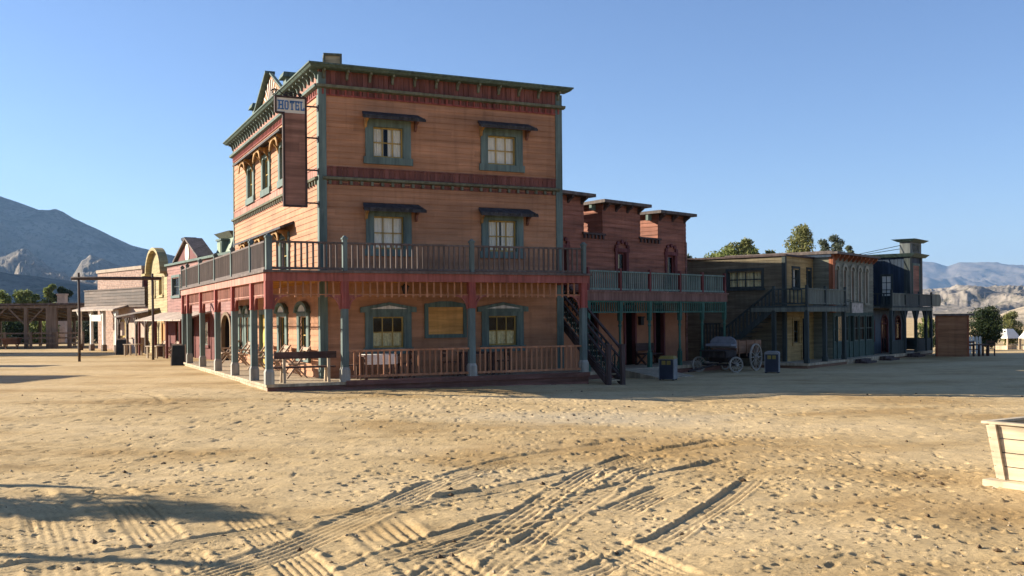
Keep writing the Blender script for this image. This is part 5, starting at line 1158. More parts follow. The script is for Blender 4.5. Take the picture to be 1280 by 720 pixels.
# ------------------------------------------------------------------ trees
rng = np.random.default_rng(11)
LEAF_A = leaf_mat('olive_leaves', (.06, .075, .025), (.21, .22, .08), (.32, .30, .12))
LEAF_B = leaf_mat('bright_green_leaves', (.075, .10, .025), (.21, .24, .07), (.32, .34, .13))
LEAF_D = leaf_mat('dark_green_leaves', (.018, .032, .014), (.04, .062, .024), (.08, .10, .04))
LEAF_G = leaf_mat('grey_green_leaves', (.04, .055, .035), (.14, .16, .10), (.22, .24, .15))
BARK = flat_mat('grey_brown_bark', (.12, .09, .065), var=.3, scale=6)
def tree(x, y, z, h, w, label, leaf, n=2600, ls=.13, base=.25, group=None, name='tree', seed=0, lobes=11, shape=1.0):
    rg = np.random.default_rng(seed + 5)
    t = thing(name, x, y, z, rg.uniform(0, 360), label, 'tree', group)
    mb = MB(); top = h * .78
    mb.tube([(0, 0, -.2), (.04 * h * .2, 0, h * .3), (-.02 * h, .02 * h, h * .55), (.01 * h, 0, top)], .022 * h + .03, 8, r1=.012)
    cents = []
    for k in range(lobes):
        u = (k + .5) / lobes; zz = h * (base + (1 - base) * (.08 + .86 * u)); env = math.sin(PI * min(1, .12 + .83 * u)) ** (.6 * shape)
        ang = k * 2.4 + rg.uniform(-.4, .4); rr = w / 2 * env * rg.uniform(.25, .72)
        c = Vector((rr * math.cos(ang), rr * math.sin(ang), zz)); cents.append((c, w * rg.uniform(.17, .30) * (.6 + .5 * env)))
        st_ = h * (base * .9 + (1 - base) * u * .55)
        mb.tube([(0, 0, st_), tuple(c * .5 + Vector((0, 0, st_ * .5)) + Vector((0, 0, .05 * h))), tuple(c)], .009 * h + .012, 5, r1=.008)
    mb.build('trunk', BARK, t, smooth=True)
    per = int(n * 1.7) // lobes; ls *= .85; V = []
    for c, r in cents:
        d = rg.normal(size=(per, 3)); d /= np.linalg.norm(d, axis=1)[:, None]; q = d * (r * rg.uniform(.25, 1.0, size=(per, 1)) ** .6) * np.array([1, 1, .85]) + np.array(c)
        q += rg.normal(size=(per, 3)) * r * .12
        a = rg.normal(size=(per, 3)); a /= np.linalg.norm(a, axis=1)[:, None]; b = np.cross(a, rg.normal(size=(per, 3))); b /= np.linalg.norm(b, axis=1)[:, None]
        s_ = ls * rg.uniform(.6, 1.3, size=(per, 1)); V.append(np.stack([q - a * s_, q + b * s_ * .45, q + a * s_, q - b * s_ * .45], 1))
    V = np.concatenate(V).reshape(-1, 3); nf = len(V) // 4
    me = bpy.data.meshes.new('crown'); me.from_pydata(V.tolist(), [], [tuple(range(i * 4, i * 4 + 4)) for i in range(nf)]); me.materials.append(leaf)
    o = bpy.data.objects.new('crown', me); COL.objects.link(o); o.parent = t; return t
def at(px, Y): return ((px - 640) / 1260 * Y, Y)
GB = 'trees behind the right-hand shops'
for i, (px, Y, h, w, leaf, l, shp) in enumerate([
    (861, 80, 7.4, 1.9, LEAF_G, 'small grey green tree just showing right of the red saloon', 1),
    (893, 82, 7.7, 3.3, LEAF_B, 'low yellow green tree, leftmost above the olive building roof', 1),
    (908, 78, 7.9, 3.6, LEAF_B, 'yellow green tree above the middle of the olive building roof', 1),
    (926, 78, 8.5, 3.2, LEAF_A, 'olive green pointed tree above the olive building roof', 1),
    (937, 80, 8.3, 3.2, LEAF_B, 'yellow green rounded tree beside the pointed one above the olive building', 1),
    (966, 80, 7.7, 2.3, LEAF_A, 'small olive tree barely clearing the olive building roof', 1),
    (979, 84, 7.6, 3.0, LEAF_B, 'low light green tree left of the tall tree above the roofs', 1),
    (1003, 96, 11.2, 2.9, LEAF_A, 'tallest olive green column-shaped tree above the shop roofs', .18),
    (1031, 108, 10.8, 2.0, LEAF_G, 'thin grey green tree right of the tall column-shaped one', 1),
    (1047, 108, 11.3, 2.5, LEAF_G, 'airy grey green tree above the grey green shop', 1),
    (1062, 110, 10.3, 1.9, LEAF_G, 'sparse small tree near the end of the grey green shop roof', 1)]):
    x, y = at(px, Y); tree(x, y, -.3, h, w, l, leaf, 2400 if shp == 1 else 4200, .16, .3, GB, seed=i + (40 if shp != 1 else 0), shape=shp, lobes=13 if shp == 1 else 34)
x, y = at(1234, 76); tree(x, y, -.9, 3.3, 2.9, 'dark green bushy tree right of the brown shed', LEAF_D, 6000, .1, .18, seed=31, lobes=16)
x, y = at(1262, 88); tree(x, y, -1.1, 3.3, 2.3, 'lighter green bushy tree behind the white canvas canopy', LEAF_A, 4000, .1, .12, seed=32, lobes=12)
x, y = at(1160, 80); tree(x, y, -.9, 2.8, 2.0, 'green bush seen through the navy building porch', LEAF_B, 1500, .12, .1, seed=35)
GL = 'trees behind the ranch shelter'
for i, (px, h, w, leaf, l) in enumerate([(4, 5.2, 2.6, LEAF_B, 'bright green tree at the left edge above the ranch shelter roof'), (28, 5.2, 2.3, LEAF_B, 'bright green tree above the left part of the ranch shelter roof'), (40, 5.3, 2.2, LEAF_B, 'bright green tree just right of its twin above the ranch shelter'), (63, 6.0, 2.0, LEAF_B, 'tallest bright green tree left of the pale chimney'), (78, 5.7, 2.0, LEAF_D, 'darker green tree right of the pale chimney above the ranch shelter'), (90, 3.6, 2.2, LEAF_G, 'grey green bush between the ranch shelter and the shingled shed')]):
    x, y = at(px, 100); tree(x, y, 0, h, w, l, leaf, 2600, .15, .2, GL, seed=50 + i)
GBU = 'bushes behind the corral fence'
for i, (px, h, w, l) in enumerate([(8, 2.4, 2.6, 'dark bush at the left edge behind the corral fence'), (24, 1.9, 2.8, 'low dark bush behind the corral, right of the leftmost bush'), (46, 2.2, 2.0, 'light green bush under the middle of the ranch shelter'), (60, 2.4, 2.0, 'light green bush under the shelter left of the wide pillar'), (104, 2.4, 2.6, 'grey green bush seen between the shed porch posts'), (122, 2.3, 2.4, 'grey green bush right of another between the shed porch posts')]):
    x, y = at(px, 92); tree(x, y, 0, h, w, l, (LEAF_D, LEAF_D, LEAF_B, LEAF_B, LEAF_G, LEAF_G)[i], 1600, .13, .05, GBU, name='bush', seed=70 + i)
# beyond the left edge: what throws the long shadows on the sand
tree(-13.5, 12.9, 0, 4.3, 1.6, 'sparse olive tree beyond the left edge whose shadow falls on the sand', LEAF_A, 1500, .10, .45, seed=90, lobes=12)
pl = thing('telegraph_pole', -13.6, 10.75, 0, 0, 'plain wooden telegraph pole beyond the left edge', 'pole')
mb = MB(); mb.tube([(0, 0, -.3), (.02, 0, 2), (0, 0, 4.45)], .11, 8, r1=.1); mb.build('pole_shaft', LOG, pl, smooth=True); mb = MB(); mb.box(-.1, .1, -.06, .06, 4.2, 4.3); mb.build('cross_arm', LOG, pl)
dup(pl, (-16.4, 14.75, 0), 5, 'plain wooden telegraph pole beyond the left edge, behind the sparse tree')
def store(x, y, yaw, w, d, h, label, mat):
    s_ = thing('frontier_store', x, y, 0, yaw, label, 'store', 'stores beyond the left edge')
    T = lambda a, dd, z: (a, -dd, z); mb = MB(T); siding(mb, -w / 2, w / 2, 0, h, [(-.5, .5, 0, 2.1), (-w / 2 + .5, -w / 2 + 1.3, 1, 2.1)], bh=.2); mb.box(-w / 2 - .1, w / 2 + .1, -.1, .15, h, h + .12); mb.build('front_wall', mat, s_, recalc=False)
    mb = MB(); 
    for sx_ in (-w / 2, w / 2): mb.quad((sx_, 0, 0), (sx_, d, 0), (sx_, d, h - .6), (sx_, 0, h - .1))
    mb.quad((-w / 2, d, 0), (w / 2, d, 0), (w / 2, d, h - .6), (-w / 2, d, h - .6)); mb.quad((-w / 2, 0, h - .1), (w / 2, 0, h - .1), (w / 2, d, h - .6), (-w / 2, d, h - .6)); mb.build('rear_wall', mat, s_, recalc=False)
    w_ = casing(T, -w / 2 + .4, -w / 2 + 1.4, .9, 2.2, .1, s_, DTEAL, sill=.1, head=.1); sash(T, -w / 2 + .5, -w / 2 + 1.3, 1, 2.1, -.05, 2, 2, DTEAL, w_); roombox(T, -w / 2 + .5, -w / 2 + 1.3, 1, 2.1, w_)
    mb = MB(T); mb.box(-.5, .5, -.08, -.02, 0, 2.1); mb.build('door', DKRED, s_)
store(-28.4, 37.0, 80, 4.4, 4, 5.0, 'small olive false-front store beyond the left edge', OLIVEW)
store(-32.2, 47.0, 80, 1.9, 3, 4.6, 'very narrow ochre false-front store beyond the left edge', OCHREW)
store(-37.0, 62.8, 80, 6.5, 5, 5.6, 'wide pink false-front store beyond the left edge', PINKW)

# ------------------------------------------------------------------ ground
def vnoise(x, y, seed=0):
    xi = np.floor(x).astype(np.int64); yi = np.floor(y).astype(np.int64); xf = x - xi; yf = y - yi
    def h(a, b):
        n = (a * 374761393 + b * 668265263 + seed * 1274126177) & 0xffffffff
        n = ((n ^ (n >> 13)) * 1274126177) & 0xffffffff; return ((n ^ (n >> 16)) & 0xffff) / 65535.0
    u = xf * xf * (3 - 2 * xf); v = yf * yf * (3 - 2 * yf)
    return (h(xi, yi) * (1 - u) + h(xi + 1, yi) * u) * (1 - v) + (h(xi, yi + 1) * (1 - u) + h(xi + 1, yi + 1) * u) * v
def fbm(x, y, o=4, seed=0, ridged=False, gain=.5):
    s_ = 0; a = 1; t = 0
    for k in range(o):
        n = vnoise(x * 2 ** k + 17.3 * k, y * 2 ** k - 9.1 * k, seed + k)
        if ridged: n = 1 - np.abs(2 * n - 1)
        s_ = s_ + a * n; t += a; a *= gain
    return s_ / t
def base_h(x, y):
    g = np.clip(-.0175 * (x + 2.5), -.12, .12) * np.clip((y - 14) / 12, 0, 1) * np.clip((120 - y) / 40, 0, 1)
    fall = -np.clip((y - 56) * .03, 0, 1.2) * np.clip((x - 18) / 8, 0, 1)
    return g + fall
def axis_pts(segs):
    out = []
    for a, b, d in segs: out.append(np.arange(a, b, d))
    return np.concatenate(out)
gx = lambda a, b, s0, r: a + (b - a) * 0
def geo(a, b, s0, g=1.12):
    p = [a]; s_ = s0
    while p[-1] < b: p.append(p[-1] + s_); s_ *= g
    return np.array(p)
xr = axis_pts([(0, 6.5, .022), (6.5, 12, .045), (12, 22, .12)]); xr = np.concatenate([xr, geo(22, 14000, .2)])
xs = np.concatenate([-xr[::-1][:-1], xr])
yy = [6.3]; 
while yy[-1] < 40: yy.append(yy[-1] + max(.016, .0023 * yy[-1] if yy[-1] < 14 else .0042 * yy[-1]))
ys_ = np.concatenate([-geo(-6.2, 4000, .15)[::-1], np.array(yy), geo(yy[-1] + .2, 15000, .2)])
X, Y = np.meshgrid(xs, ys_); Z = base_h(X, Y)
fade = np.clip((46 - Y) / 20, 0, 1) * np.clip((26 - np.abs(X)) / 8, 0, 1) * np.clip((Y + 2) / 6, 0, 1)
near = (np.abs(X) < 26) & (Y > 0) & (Y < 46)
xn, yn = X[near], Y[near]
zn = .055 * (fbm(xn * .35, yn * .35, 3, 1) - .5) + .05 * (fbm(xn * 1.6, yn * 1.6, 4, 5) - .5) +   .013 * (fbm(xn * 6.5, yn * 6.5, 4, 9, gain=.62) - .5) + .012 * np.clip(fbm(xn * 3.1, yn * 4.3, 3, 19, ridged=True) - .62, 0, 1)
D = np.zeros_like(Z); D[near] = zn
flat = np.zeros_like(Z)          # where wheels smoothed the churned sand
def sub(x0, x1, y0, y1): return slice(*np.searchsorted(ys_, (y0, y1))), slice(*np.searchsorted(xs, (x0, x1)))
def track(pts, w, ng, depth=.019, seed=0):
    """broad tyre bundle along a curve: pressed bed, lengthwise grooves, thrown-up edges, lug marks"""
    P = np.array(pts, float); m = w * 1.2
    # dense polyline
    t = np.linspace(0, len(P) - 1, 60); cx = np.interp(t, range(len(P)), P[:, 0]); cy = np.interp(t, range(len(P)), P[:, 1])
    for _ in range(6): cx[1:-1] = (cx[:-2] + 2 * cx[1:-1] + cx[2:]) / 4; cy[1:-1] = (cy[:-2] + 2 * cy[1:-1] + cy[2:]) / 4
    S = sub(cx.min() - m, cx.max() + m, cy.min() - m, cy.max() + m); x, y = X[S], Y[S]
    if x.size == 0: return
    best = np.full(x.shape, 9e9); lat = np.zeros_like(x); run = np.zeros_like(x); acc = 0
    for k in range(59):
        dx, dy = cx[k + 1] - cx[k], cy[k + 1] - cy[k]; ln_ = math.hypot(dx, dy)
        tt = np.clip(((x - cx[k]) * dx + (y - cy[k]) * dy) / (ln_ * ln_), 0, 1); qx, qy = x - cx[k] - tt * dx, y - cy[k] - tt * dy; d = qx * qx + qy * qy
        mk = d < best; best[mk] = d[mk]; lat[mk] = ((dx * qy - dy * qx) / ln_)[mk]; run[mk] = (acc + tt * ln_)[mk]; acc += ln_
    a = np.abs(lat) / (w / 2); total = acc
    ends = np.clip(run / .6, 0, 1) * np.clip((total - run) / .6, 0, 1)
    wear_ = np.clip(fbm(x * 1.3, y * 1.3, 4, seed + 40) * 3.4 - .95, 0, 1)
    inside = np.clip((1.0 - a) * 6, 0, 1) * ends * np.clip(fbm(x * .9, y * .9, 3, seed + 60) * 4 - .9, .15, 1)
    ph = lat / w * ng * 2 * np.pi
    groove = np.where(np.cos(ph) > 0, 1.0, -.75) * np.abs(np.cos(ph)) ** .4 * depth * .5 * (.25 + .75 * wear_)
    lug = np.sin(run / .045) * .0022 * (fbm(x * 2, y * 2, 2, seed + 3) > .5)
    edge = .017 * np.exp(-((a - 1.12) / .14) ** 2) * ends * (.2 + fbm(x * 3, y * 3, 3, seed + 8))
    D[S] = D[S] * (1 - .85 * inside) + inside * (groove - .016 + lug) + edge
    flat[S] = np.maximum(flat[S], inside)
track([(-3.3, 7.6), (-4.25, 9.51), (-5.2, 11.3), (-6.2, 12.6)], .6, 7, .026, seed=4)
track([(-2.3, 7.8), (-2.61, 8.28), (-3.29, 9.48), (-4.3, 11.4), (-5.3, 12.9)], .5, 6, .026, seed=5)
track([(-1.5, 7.8), (-1.76, 8.46), (-2.44, 9.86), (-3.05, 11.1)], .45, 6, .026, seed=6)
track([(-.3, 7.6), (-.7, 8.6), (-1.1, 9.5), (-1.5, 10.6)], .7, 6, .026, seed=7)
track([(-1.1, 8.6), (-.5, 9.4), (.0, 10.2), (.4, 10.9)], .55, 7, .024, seed=8)
track([(-1.9, 10.6), (-1.2, 11.3), (-.5, 11.9), (.2, 12.9)], .45, 6, .022, seed=31)
track([(1.4, 7.8), (1.1, 8.6), (.7, 9.6)], .5, 6, seed=9)
track([(1.0, 10.6), (1.5, 11.6), (2.1, 12.6)], .5, 6, seed=10)
track([(-4.3, 7.7), (-5.0, 8.9), (-5.9, 10.4), (-6.9, 11.8)], .5, 6, .026, seed=21)
track([(-6, 14.2), (-3, 13.4), (0, 13.6), (3, 14.8)], .28, 3, .016, seed=27); track([(-7, 16.0), (-3, 15.4), (1, 15.3), (4, 16.6)], .28, 3, .016, seed=28)
track([(-14, 24.5), (-6, 22.5), (0, 21.8), (9, 23.5), (16, 25)], .3, 3, .012, seed=11); track([(-14, 22.6), (-6, 20.8), (0, 20.1), (9, 21.7), (16, 23)], .3, 3, .012, seed=12)
track([(-12, 17.5), (-5, 16.6), (1, 16.9), (7, 19)], .3, 3, .014, seed=13); track([(-12, 29), (-9.5, 26.8), (-8.4, 24.5), (-10, 22.6), (-12.5, 23)], .25, 3, .014, seed=14)
# hoof prints, foot prints and clods
rg = np.random.default_rng(3)
def pit(cx, cy, ra, rb, ang, dep, rim):
    m = max(ra, rb) * 2.0; S = sub(cx - m, cx + m, cy - m, cy + m); x, y = X[S] - cx, Y[S] - cy
    if x.size < 4: return
    u = (x * math.cos(ang) + y * math.sin(ang)) / ra; v = (-x * math.sin(ang) + y * math.cos(ang)) / rb; q = np.sqrt(u * u + v * v)
    D[S] += (-dep * np.clip(1.25 - q ** 2, 0, 1) ** .7 + rim * np.exp(-((q - 1.3) / .25) ** 2)) * (1 - .5 * flat[S])
for k in range(2200):
    cy = 6.5 + 26 * rg.random() ** 1.35; cx = rg.uniform(-1, 1) * (cy * .62 + 1.5)
    dens = vnoise(np.array([cx * .25]), np.array([cy * .25]), 77)[0]
    if rg.random() > .25 + dens * (1.0 if cx > 0 else .6): continue
    r = rg.uniform(.02, .10) ** 1.0 * (1 if cy < 14 else 1.3); pit(cx, cy, r, r * rg.uniform(.5, .9), rg.uniform(0, 3.1), rg.uniform(.008, .028), rg.uniform(.001, .007))
for k in range(4600):
    cy = 12 + 19 * rg.random() ** 1.1; cx = rg.uniform(-1, 1) * (cy * .6 + 1); r = rg.uniform(.03, .085) * (.6 + cy / 40)
    if vnoise(np.array([cx * .3]), np.array([cy * .3]), 99)[0] < rg.random() * .8: continue
    pit(cx, cy, r, r * rg.uniform(.5, .9), rg.uniform(0, 3.1), rg.uniform(.015, .036), rg.uniform(.001, .005))
for k in range(4200):
    cy = 6.5 + 14 * rg.random() ** 1.3; cx = rg.uniform(-1, 1) * (cy * .6 + 1); r = rg.uniform(.012, .04)
    pit(cx, cy, r, r * rg.uniform(.6, 1), rg.uniform(0, 3), -rg.uniform(.005, .016), 0)
# churned, trampled stretches: many overlapping small scuffs
for cx0, cy0, sx0, sy0, n_ in ((.6, 9.0, .5, .5, 160), (1.7, 10.2, .5, .6, 160), (-2.9, 9.0, .6, .5, 140), (-5.0, 9.6, .8, .7, 260), (3.6, 9.4, 1.2, .9, 240), (-.6, 11.6, .7, .4, 120), (4.5, 12.5, 1.6, 1.2, 260), (1.6, 13.4, 1.0, .5, 160)):
    for k in range(n_):
        cx, cy = rg.normal(cx0, sx0), rg.normal(cy0, sy0)
        if cy < 6.5: continue
        r = rg.uniform(.015, .055); s_ = 1 if rg.random() < .62 else -.8
        pit(cx, cy, r, r * rg.uniform(.35, .8), rg.uniform(0, 3.1), s_ * rg.uniform(.010, .032), .006 if s_ > 0 else 0)
track([(-5.2, 8.0), (-3.4, 9.3), (-1.6, 11.0), (-.2, 12.4), (1.6, 14.6), (3.4, 16.6)], .3, 4, .018, seed=41)
track([(-1.6, 7.8), (-.9, 9.4), (.3, 11.2), (1.7, 13.0), (3.6, 15.2)], .3, 4, .018, seed=42)
track([(.4, 7.9), (1.5, 9.6), (2.5, 11.6), (3.3, 13.4)], .32, 4, .02, seed=44)
# the two clearest wheel bundles, driven last
track([(-2.75, 7.9), (-2.12, 9.1), (-1.74, 10.3), (-1.3, 11.6), (-.85, 13.1), (-.02, 15.0), (1.9, 17.0)], .5, 6, .022, seed=1)
track([(-.85, 7.8), (-.38, 9.2), (-.02, 10.46), (.46, 11.95), (1.01, 13.7), (1.9, 15.4), (3.6, 17.2)], .34, 4, .026, seed=2)
track([(-.35, 7.8), (.1, 9.2), (.45, 10.4), (.98, 11.9), (1.55, 13.5), (2.5, 15.2)], .34, 4, .026, seed=3)
for k in range(260):     # kicked-up holes along them
    t_ = rg.random(); cx = np.interp(t_, [0, .3, .6, 1], [-.6, .2, .75, 2.2]) + rg.normal(0, .22); cy = np.interp(t_, [0, .3, .6, 1], [7.9, 10.4, 12.4, 15.4]); r = rg.uniform(.02, .07); pit(cx, cy, r, r * .5, rg.uniform(.6, 1.4), rg.uniform(.015, .045), .006)
Z = Z + D * fade
ny, nx = Z.shape
co = np.stack([X.ravel(), Y.ravel(), Z.ravel()], 1).astype(np.float32)
idx = np.arange(ny * nx, dtype=np.int32).reshape(ny, nx)
quads = np.stack([idx[:-1, :-1], idx[:-1, 1:], idx[1:, 1:], idx[1:, :-1]], -1).reshape(-1, 4)
def grid_mesh(name, co, quads, mat, smooth=True, kind='structure'):
    me = bpy.data.meshes.new(name); me.vertices.add(len(co)); me.vertices.foreach_set('co', co.astype(np.float32).ravel())
    me.loops.add(quads.size); me.loops.foreach_set('vertex_index', quads.ravel().astype(np.int32)); me.polygons.add(len(quads))
    me.polygons.foreach_set('loop_start', np.arange(0, quads.size, 4, dtype=np.int32)); me.polygons.foreach_set('loop_total', np.full(len(quads), 4, np.int32))
    me.polygons.foreach_set('use_smooth', np.full(len(quads), smooth)); me.update(calc_edges=True); me.validate(); me.materials.append(mat)
    o = bpy.data.objects.new(name, me); COL.objects.link(o); o['kind'] = kind; return o
# loose pebbles and dry dung on the sand
def scatter(name, n, rmin, rmax, mat, seed, ymax):
    r_ = np.random.default_rng(seed); V = []; F = []
    base = [(0, 0, 1), (1, 0, 0), (0, 1, 0), (-1, 0, 0), (0, -1, 0), (0, 0, -1)]; tri = [(0, 1, 2), (0, 2, 3), (0, 3, 4), (0, 4, 1), (5, 2, 1), (5, 3, 2), (5, 4, 3), (5, 1, 4)]
    for k in range(n):
        y = 6.6 + (ymax - 6.6) * r_.random() ** 1.5; x = r_.uniform(-1, 1) * (y * .62 + 1); i, j = np.searchsorted(ys_, y), np.searchsorted(xs, x); z = Z[i, j]; s_ = rmin + (rmax - rmin) * r_.random() ** 3; a = r_.uniform(0, 3)
        o_ = len(V); ca, sa = math.cos(a), math.sin(a)
        for p in base:
            q = np.array(p) * s_ * r_.uniform(.6, 1.2, 3) * (1, .75, .6); V.append((x + q[0] * ca - q[1] * sa, y + q[0] * sa + q[1] * ca, z + s_ * .25 + q[2]))
        F += [tuple(o_ + t for t in f) for f in tri]
    me = bpy.data.meshes.new(name); me.from_pydata(V, [], F); me.materials.append(mat); o = bpy.data.objects.new(name, me); COL.objects.link(o); o['kind'] = 'stuff'
scatter('pebbles', 2600, .006, .035, flat_mat('tan_pebble', (.34, .26, .16), var=.35, scale=30), 5, 26)
scatter('dry_dung', 520, .012, .05, flat_mat('dry_dung_brown', (.10, .062, .03), var=.3, scale=30), 6, 30)
def scaled(nt, sock):
    d_ = N(nt, 'ShaderNodeMath', operation='MULTIPLY'); L(nt, sock, d_.inputs[0]); d_.inputs[1].default_value = .42; return d_.outputs[0]
def sand_mat():
    m, nt, b, out = new_mat('dry_yellow_sand')
    n1 = N(nt, 'ShaderNodeTexNoise', Scale=.16, Detail=7., Roughness=.6); L(nt, coords(nt, (1, 1.8, 1)), n1.inputs[0])
    c1 = ramp(nt, n1.outputs[0], [(.36, (.38, .25, .11)), (.47, (.50, .355, .178)), (.62, (.56, .41, .222))])
    n2 = N(nt, 'ShaderNodeTexNoise', Scale=2.3, Detail=8., Roughness=.7); L(nt, coords(nt), n2.inputs[0])
    c2 = mixc(nt, 1., c1, ramp(nt, n2.outputs[0], [(.3, .78), (.5, 1.), (.7, 1.1)]), 'MULTIPLY')
    n3 = N(nt, 'ShaderNodeTexNoise', Scale=26., Detail=6., Roughness=.75); L(nt, coords(nt), n3.inputs[0])
    c3 = mixc(nt, 1., c2, ramp(nt, n3.outputs[0], [(.34, .50), (.45, .95), (.7, 1.14)]), 'MULTIPLY')
    # trodden, darker earth in one broad band, paler fines beyond it
    def blot(cx, cy, sx_, sy_, nscale):
        vm = coords(nt, (1 / sx_, 1 / sy_, 0), loc=(-cx / sx_, -cy / sy_, 0)); ln = N(nt, 'ShaderNodeVectorMath', operation='LENGTH'); L(nt, vm, ln.inputs[0])
        nn = N(nt, 'ShaderNodeTexNoise', Scale=nscale, Detail=6., Roughness=.65); L(nt, coords(nt), nn.inputs[0])
        s_ = N(nt, 'ShaderNodeMath', operation='MULTIPLY_ADD'); L(nt, nn.outputs[0], s_.inputs[0]); s_.inputs[1].default_value = 1.6; L(nt, ln.outputs['Value'], s_.inputs[2]); return s_.outputs[0]
    c3 = mixc(nt, ramp(nt, scaled(nt, blot(2.4, 16.2, 4.6, 2.6, .55)), [(.40, .72), (.76, 0.)]), c3, (.31, .185, .065))
    c3 = mixc(nt, ramp(nt, scaled(nt, blot(1.8, 21.5, 4.2, 2.2, .6)), [(.40, .6), (.74, 0.)]), c3, (.47, .39, .27))
    c3 = mixc(nt, ramp(nt, scaled(nt, blot(5.2, 10.6, 2.6, 1.6, .8)), [(.40, .5), (.74, 0.)]), c3, (.34, .21, .085))
    # scattered dung and dark grit
    v = N(nt, 'ShaderNodeTexVoronoi', Scale=1.7); L(nt, coords(nt), v.inputs[0])
    n4 = N(nt, 'ShaderNodeTexNoise', Scale=30., Detail=3.); L(nt, coords(nt), n4.inputs[0])
    ad = N(nt, 'ShaderNodeMath', operation='MULTIPLY_ADD'); L(nt, n4.outputs[0], ad.inputs[0]); ad.inputs[1].default_value = .09; L(nt, v.outputs['Distance'], ad.inputs[2])
    c4 = mixc(nt, ramp(nt, ad.outputs[0], [(.07, .8), (.11, 0.)]), c3, (.12, .075, .035))
    L(nt, c4, b.inputs['Base Color']); b.inputs['Roughness'].default_value = .95; b.inputs['Specular IOR Level'].default_value = .12
    n5 = N(nt, 'ShaderNodeTexNoise', Scale=26., Detail=8., Roughness=.75); L(nt, coords(nt), n5.inputs[0])
    bp = N(nt, 'ShaderNodeBump', Strength=.8, Distance=.022); L(nt, n5.outputs[0], bp.inputs['Height']); L(nt, bp.outputs[0], b.inputs['Normal']); return m
grid_mesh('ground', co, quads, sand_mat())

# ------------------------------------------------------------------ hills and mountains
def hill_mat(name, rock, rock2, scrub, sc):
    m, nt, b, out = new_mat(name)
    n1 = N(nt, 'ShaderNodeTexNoise', Scale=.004 * sc, Detail=9., Roughness=.65); L(nt, coords(nt, (1, 1, 2)), n1.inputs[0])
    c = ramp(nt, n1.outputs[0], [(.35, rock2), (.6, rock)])
    n2 = N(nt, 'ShaderNodeTexNoise', Scale=.03 * sc, Detail=8., Roughness=.75); L(nt, coords(nt), n2.inputs[0])
    c = mixc(nt, ramp(nt, n2.outputs[0], [(.50, 0.), (.60, .75)]), c, scrub); L(nt, c, b.inputs['Base Color']); b.inputs['Roughness'].default_value = 1.; b.inputs['Specular IOR Level'].default_value = 0.
    bp = N(nt, 'ShaderNodeBump', Strength=.5, Distance=8.); L(nt, n2.outputs[0], bp.inputs['Height']); L(nt, bp.outputs[0], b.inputs['Normal']); return m
def hills(name, prof, r0, rc, r1, mat, rough, nfreq, seed, na=520, nr=110, hz=lambda p: 397 - .0087 * (p - 640), ridge=.35):
    """a range whose crest follows prof = [(bearing px, crest py)] seen from the viewpoint, with real depth r0..r1"""
    p = np.array(prof, float); px = np.linspace(p[0, 0], p[-1, 0], na); py = np.interp(px, p[:, 0], p[:, 1])
    crest = (hz(px) - py) / 1260.0 * rc
    R_ = np.concatenate([np.linspace(r0, rc, int(nr * .75)), np.linspace(rc, r1, nr - int(nr * .75) + 1)[1:]])
    A, RR = np.meshgrid((px - 640) / 1260.0, R_); XX, YY = A * RR, RR
    t = np.where(RR < rc, (RR - r0) / (rc - r0), 1 - .5 * (RR - rc) / (r1 - rc)); C_ = np.broadcast_to(crest, RR.shape)
    wx = fbm(XX / nfreq * .6, YY / nfreq * .6, 3, seed + 9) * 1.6; nz = fbm(XX / nfreq + wx, YY / nfreq * .7, 6, seed, ridged=True, gain=.55)
    sh_ = t ** 1.25; H_ = C_ * sh_ + C_ * rough * (nz - .62) * (4 * t * (1 - t)) ** .7 + C_ * .05 * (nz - .6) * t
    H_ = np.where(RR <= r0 + 1, -6, H_ + 2.1 * t)
    co_ = np.stack([XX.ravel(), YY.ravel(), H_.ravel()], 1); n_, m_ = RR.shape; ix = np.arange(n_ * m_).reshape(n_, m_)
    q = np.stack([ix[:-1, :-1], ix[:-1, 1:], ix[1:, 1:], ix[1:, :-1]], -1).reshape(-1, 4); return grid_mesh(name, co_, q, mat)
M1 = hill_mat('grey_brown_mountain', (.17, .145, .12), (.05, .05, .048), (.035, .04, .03), 1.6)
M2S = hill_mat('grey_spur_rock', (.27, .23, .185), (.12, .105, .09), (.08, .08, .06), 3.)
M2 = hill_mat('pale_badland_clay', (.50, .41, .30), (.32, .25, .18), (.11, .10, .06), 2.2)
M2B = hill_mat('grey_badland_clay', (.33, .28, .225), (.19, .165, .135), (.10, .095, .07), 1.2)
M3 = hill_mat('far_mountain_rock', (.22, .18, .15), (.15, .13, .11), (.09, .09, .07), .7)
hills('mountain', [(-900, 300), (-700, 220), (-460, 90), (-340, 62), (-210, 120), (-110, 186), (-50, 222), (0, 243), (60, 267), (120, 287), (165, 306), (200, 314), (235, 323), (268, 333), (420, 342), (700, 352)], 3000, 4300, 5600, M1, .95, 420., 3, na=700, nr=160)  # unseen peak left of the view raised to cast shade over the range
hills('foothill', [(-700, 300), (-480, 190), (-300, 150), (-180, 230), (-80, 316), (0, 340), (60, 348), (110, 352), (170, 362), (300, 366), (600, 375), (800, 385)], 900, 1900, 2400, M1, .5, 260., 13)  # left end, out of view, also heightened so its shadow covers the hill
hills('spur', [(60, 376), (80, 358), (94, 340), (103, 325), (114, 321), (130, 324), (148, 332), (165, 335), (180, 334), (195, 342), (215, 350), (260, 362)], 1900, 2700, 3100, M2S, .6, 110., 23, na=320)
hills('spur', [(-90, 356), (-50, 338), (-20, 328), (8, 322), (24, 314), (34, 313), (48, 325), (70, 338), (95, 350), (110, 360)], 2100, 2800, 3150, M2S, .9, 90., 27, na=300)
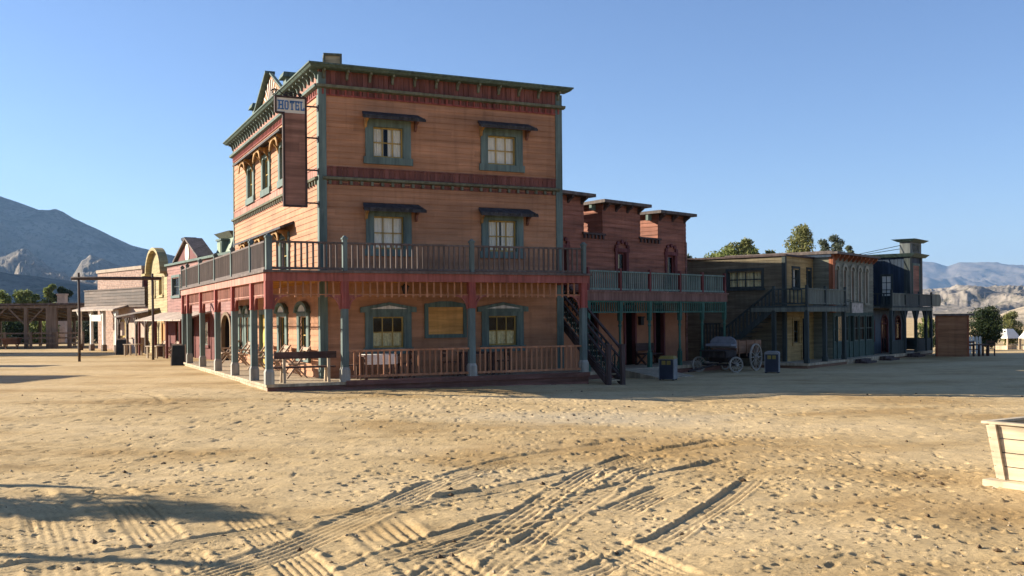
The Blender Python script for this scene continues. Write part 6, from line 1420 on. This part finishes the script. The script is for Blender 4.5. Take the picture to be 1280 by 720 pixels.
hills('far_mountain', [(700, 372), (860, 352), (1000, 344), (1100, 335), (1152, 327), (1168, 328), (1185, 333), (1200, 328), (1230, 329), (1260, 333), (1300, 336), (1400, 330), (1700, 345), (2100, 350)], 8200, 12000, 14500, M3, .8, 1300., 33)
hills('badlands', [(800, 385), (1000, 374), (1120, 366), (1180, 361), (1210, 357), (1240, 361), (1280, 360), (1350, 352), (1600, 340), (2000, 330)], 900, 3400, 4300, M2B, 1.0, 200., 43, na=900, nr=240)
hills('clay_ridge', [(1180, 414), (1230, 402), (1262, 388), (1290, 380), (1340, 372), (1500, 365), (1900, 360)], 260, 620, 800, M2, 1.0, 60., 53, na=400)

# ------------------------------------------------------------------ light, sky, air, camera
EL = 21.5; LX, LY = -.983, .183
w = bpy.data.worlds.new('World'); SC.world = w; w.use_nodes = True; nt = w.node_tree
bg = nt.nodes['Background']; sk = nt.nodes.new('ShaderNodeTexSky'); sk.sky_type = 'NISHITA'; sk.sun_disc = False
sk.sun_elevation = rad(EL); sk.sun_rotation = math.atan2(LX, LY); sk.altitude = 400; sk.air_density = 1.0; sk.dust_density = 0.2; sk.ozone_density = 2.5
tint = mixc(nt, 1.0, sk.outputs[0], (.86, .885, 1.06), 'MULTIPLY'); nt.links.new(tint, bg.inputs[0]); bg.inputs[1].default_value = .062
sl = bpy.data.lights.new('sun', 'SUN'); sl.energy = 5.0; sl.angle = rad(.53); sl.color = (1, .91, .76)
so = bpy.data.objects.new('sun', sl); COL.objects.link(so)
d = Vector((-LX * math.cos(rad(EL)), -LY * math.cos(rad(EL)), -math.sin(rad(EL)))); so.rotation_euler = d.to_track_quat('-Z', 'Y').to_euler(); so.location = (-60, 20, 40)
if HAZE:
    mb = MB(); mb.box(-16500, 16500, -4200, 16200, -9, 950); hm, hnt, hb_, hout = new_mat('pale_air'); hnt.nodes.remove(hb_)
    pv = hnt.nodes.new('ShaderNodeVolumePrincipled'); pv.inputs['Color'].default_value = (.36, .62, 1, 1); pv.inputs['Density'].default_value = HAZE; pv.inputs['Anisotropy'].default_value = .2
    hnt.links.new(pv.outputs[0], hout.inputs['Volume']); hz = mb.build('haze', hm); hz['kind'] = 'stuff'
cam = bpy.data.cameras.new('camera'); co_ = bpy.data.objects.new('camera', cam); COL.objects.link(co_); SC.camera = co_
cam.sensor_width = 36; cam.lens = 1260 / 1280 * 36; cam.shift_y = 37 / 1280; cam.clip_start = .1; cam.clip_end = 40000
R_ = rad(.5); rx = Vector((math.cos(R_), 0, -math.sin(R_))); up = Vector((math.sin(R_), 0, math.cos(R_)))
mtx = Matrix((rx, up, Vector((0, -1, 0)))).transposed(); co_.matrix_world = Matrix.Translation((0, 0, 2.1)) @ mtx.to_4x4()
vs = SC.view_settings; SC.display_settings.display_device = 'sRGB'; vs.view_transform = 'Standard'; vs.look = 'None'; vs.exposure = EXPO; vs.gamma = 1; vs.use_curve_mapping = False
SC.cycles.max_bounces = 8; SC.cycles.diffuse_bounces = 5; SC.cycles.transparent_max_bounces = 12; SC.cycles.volume_bounces = 0
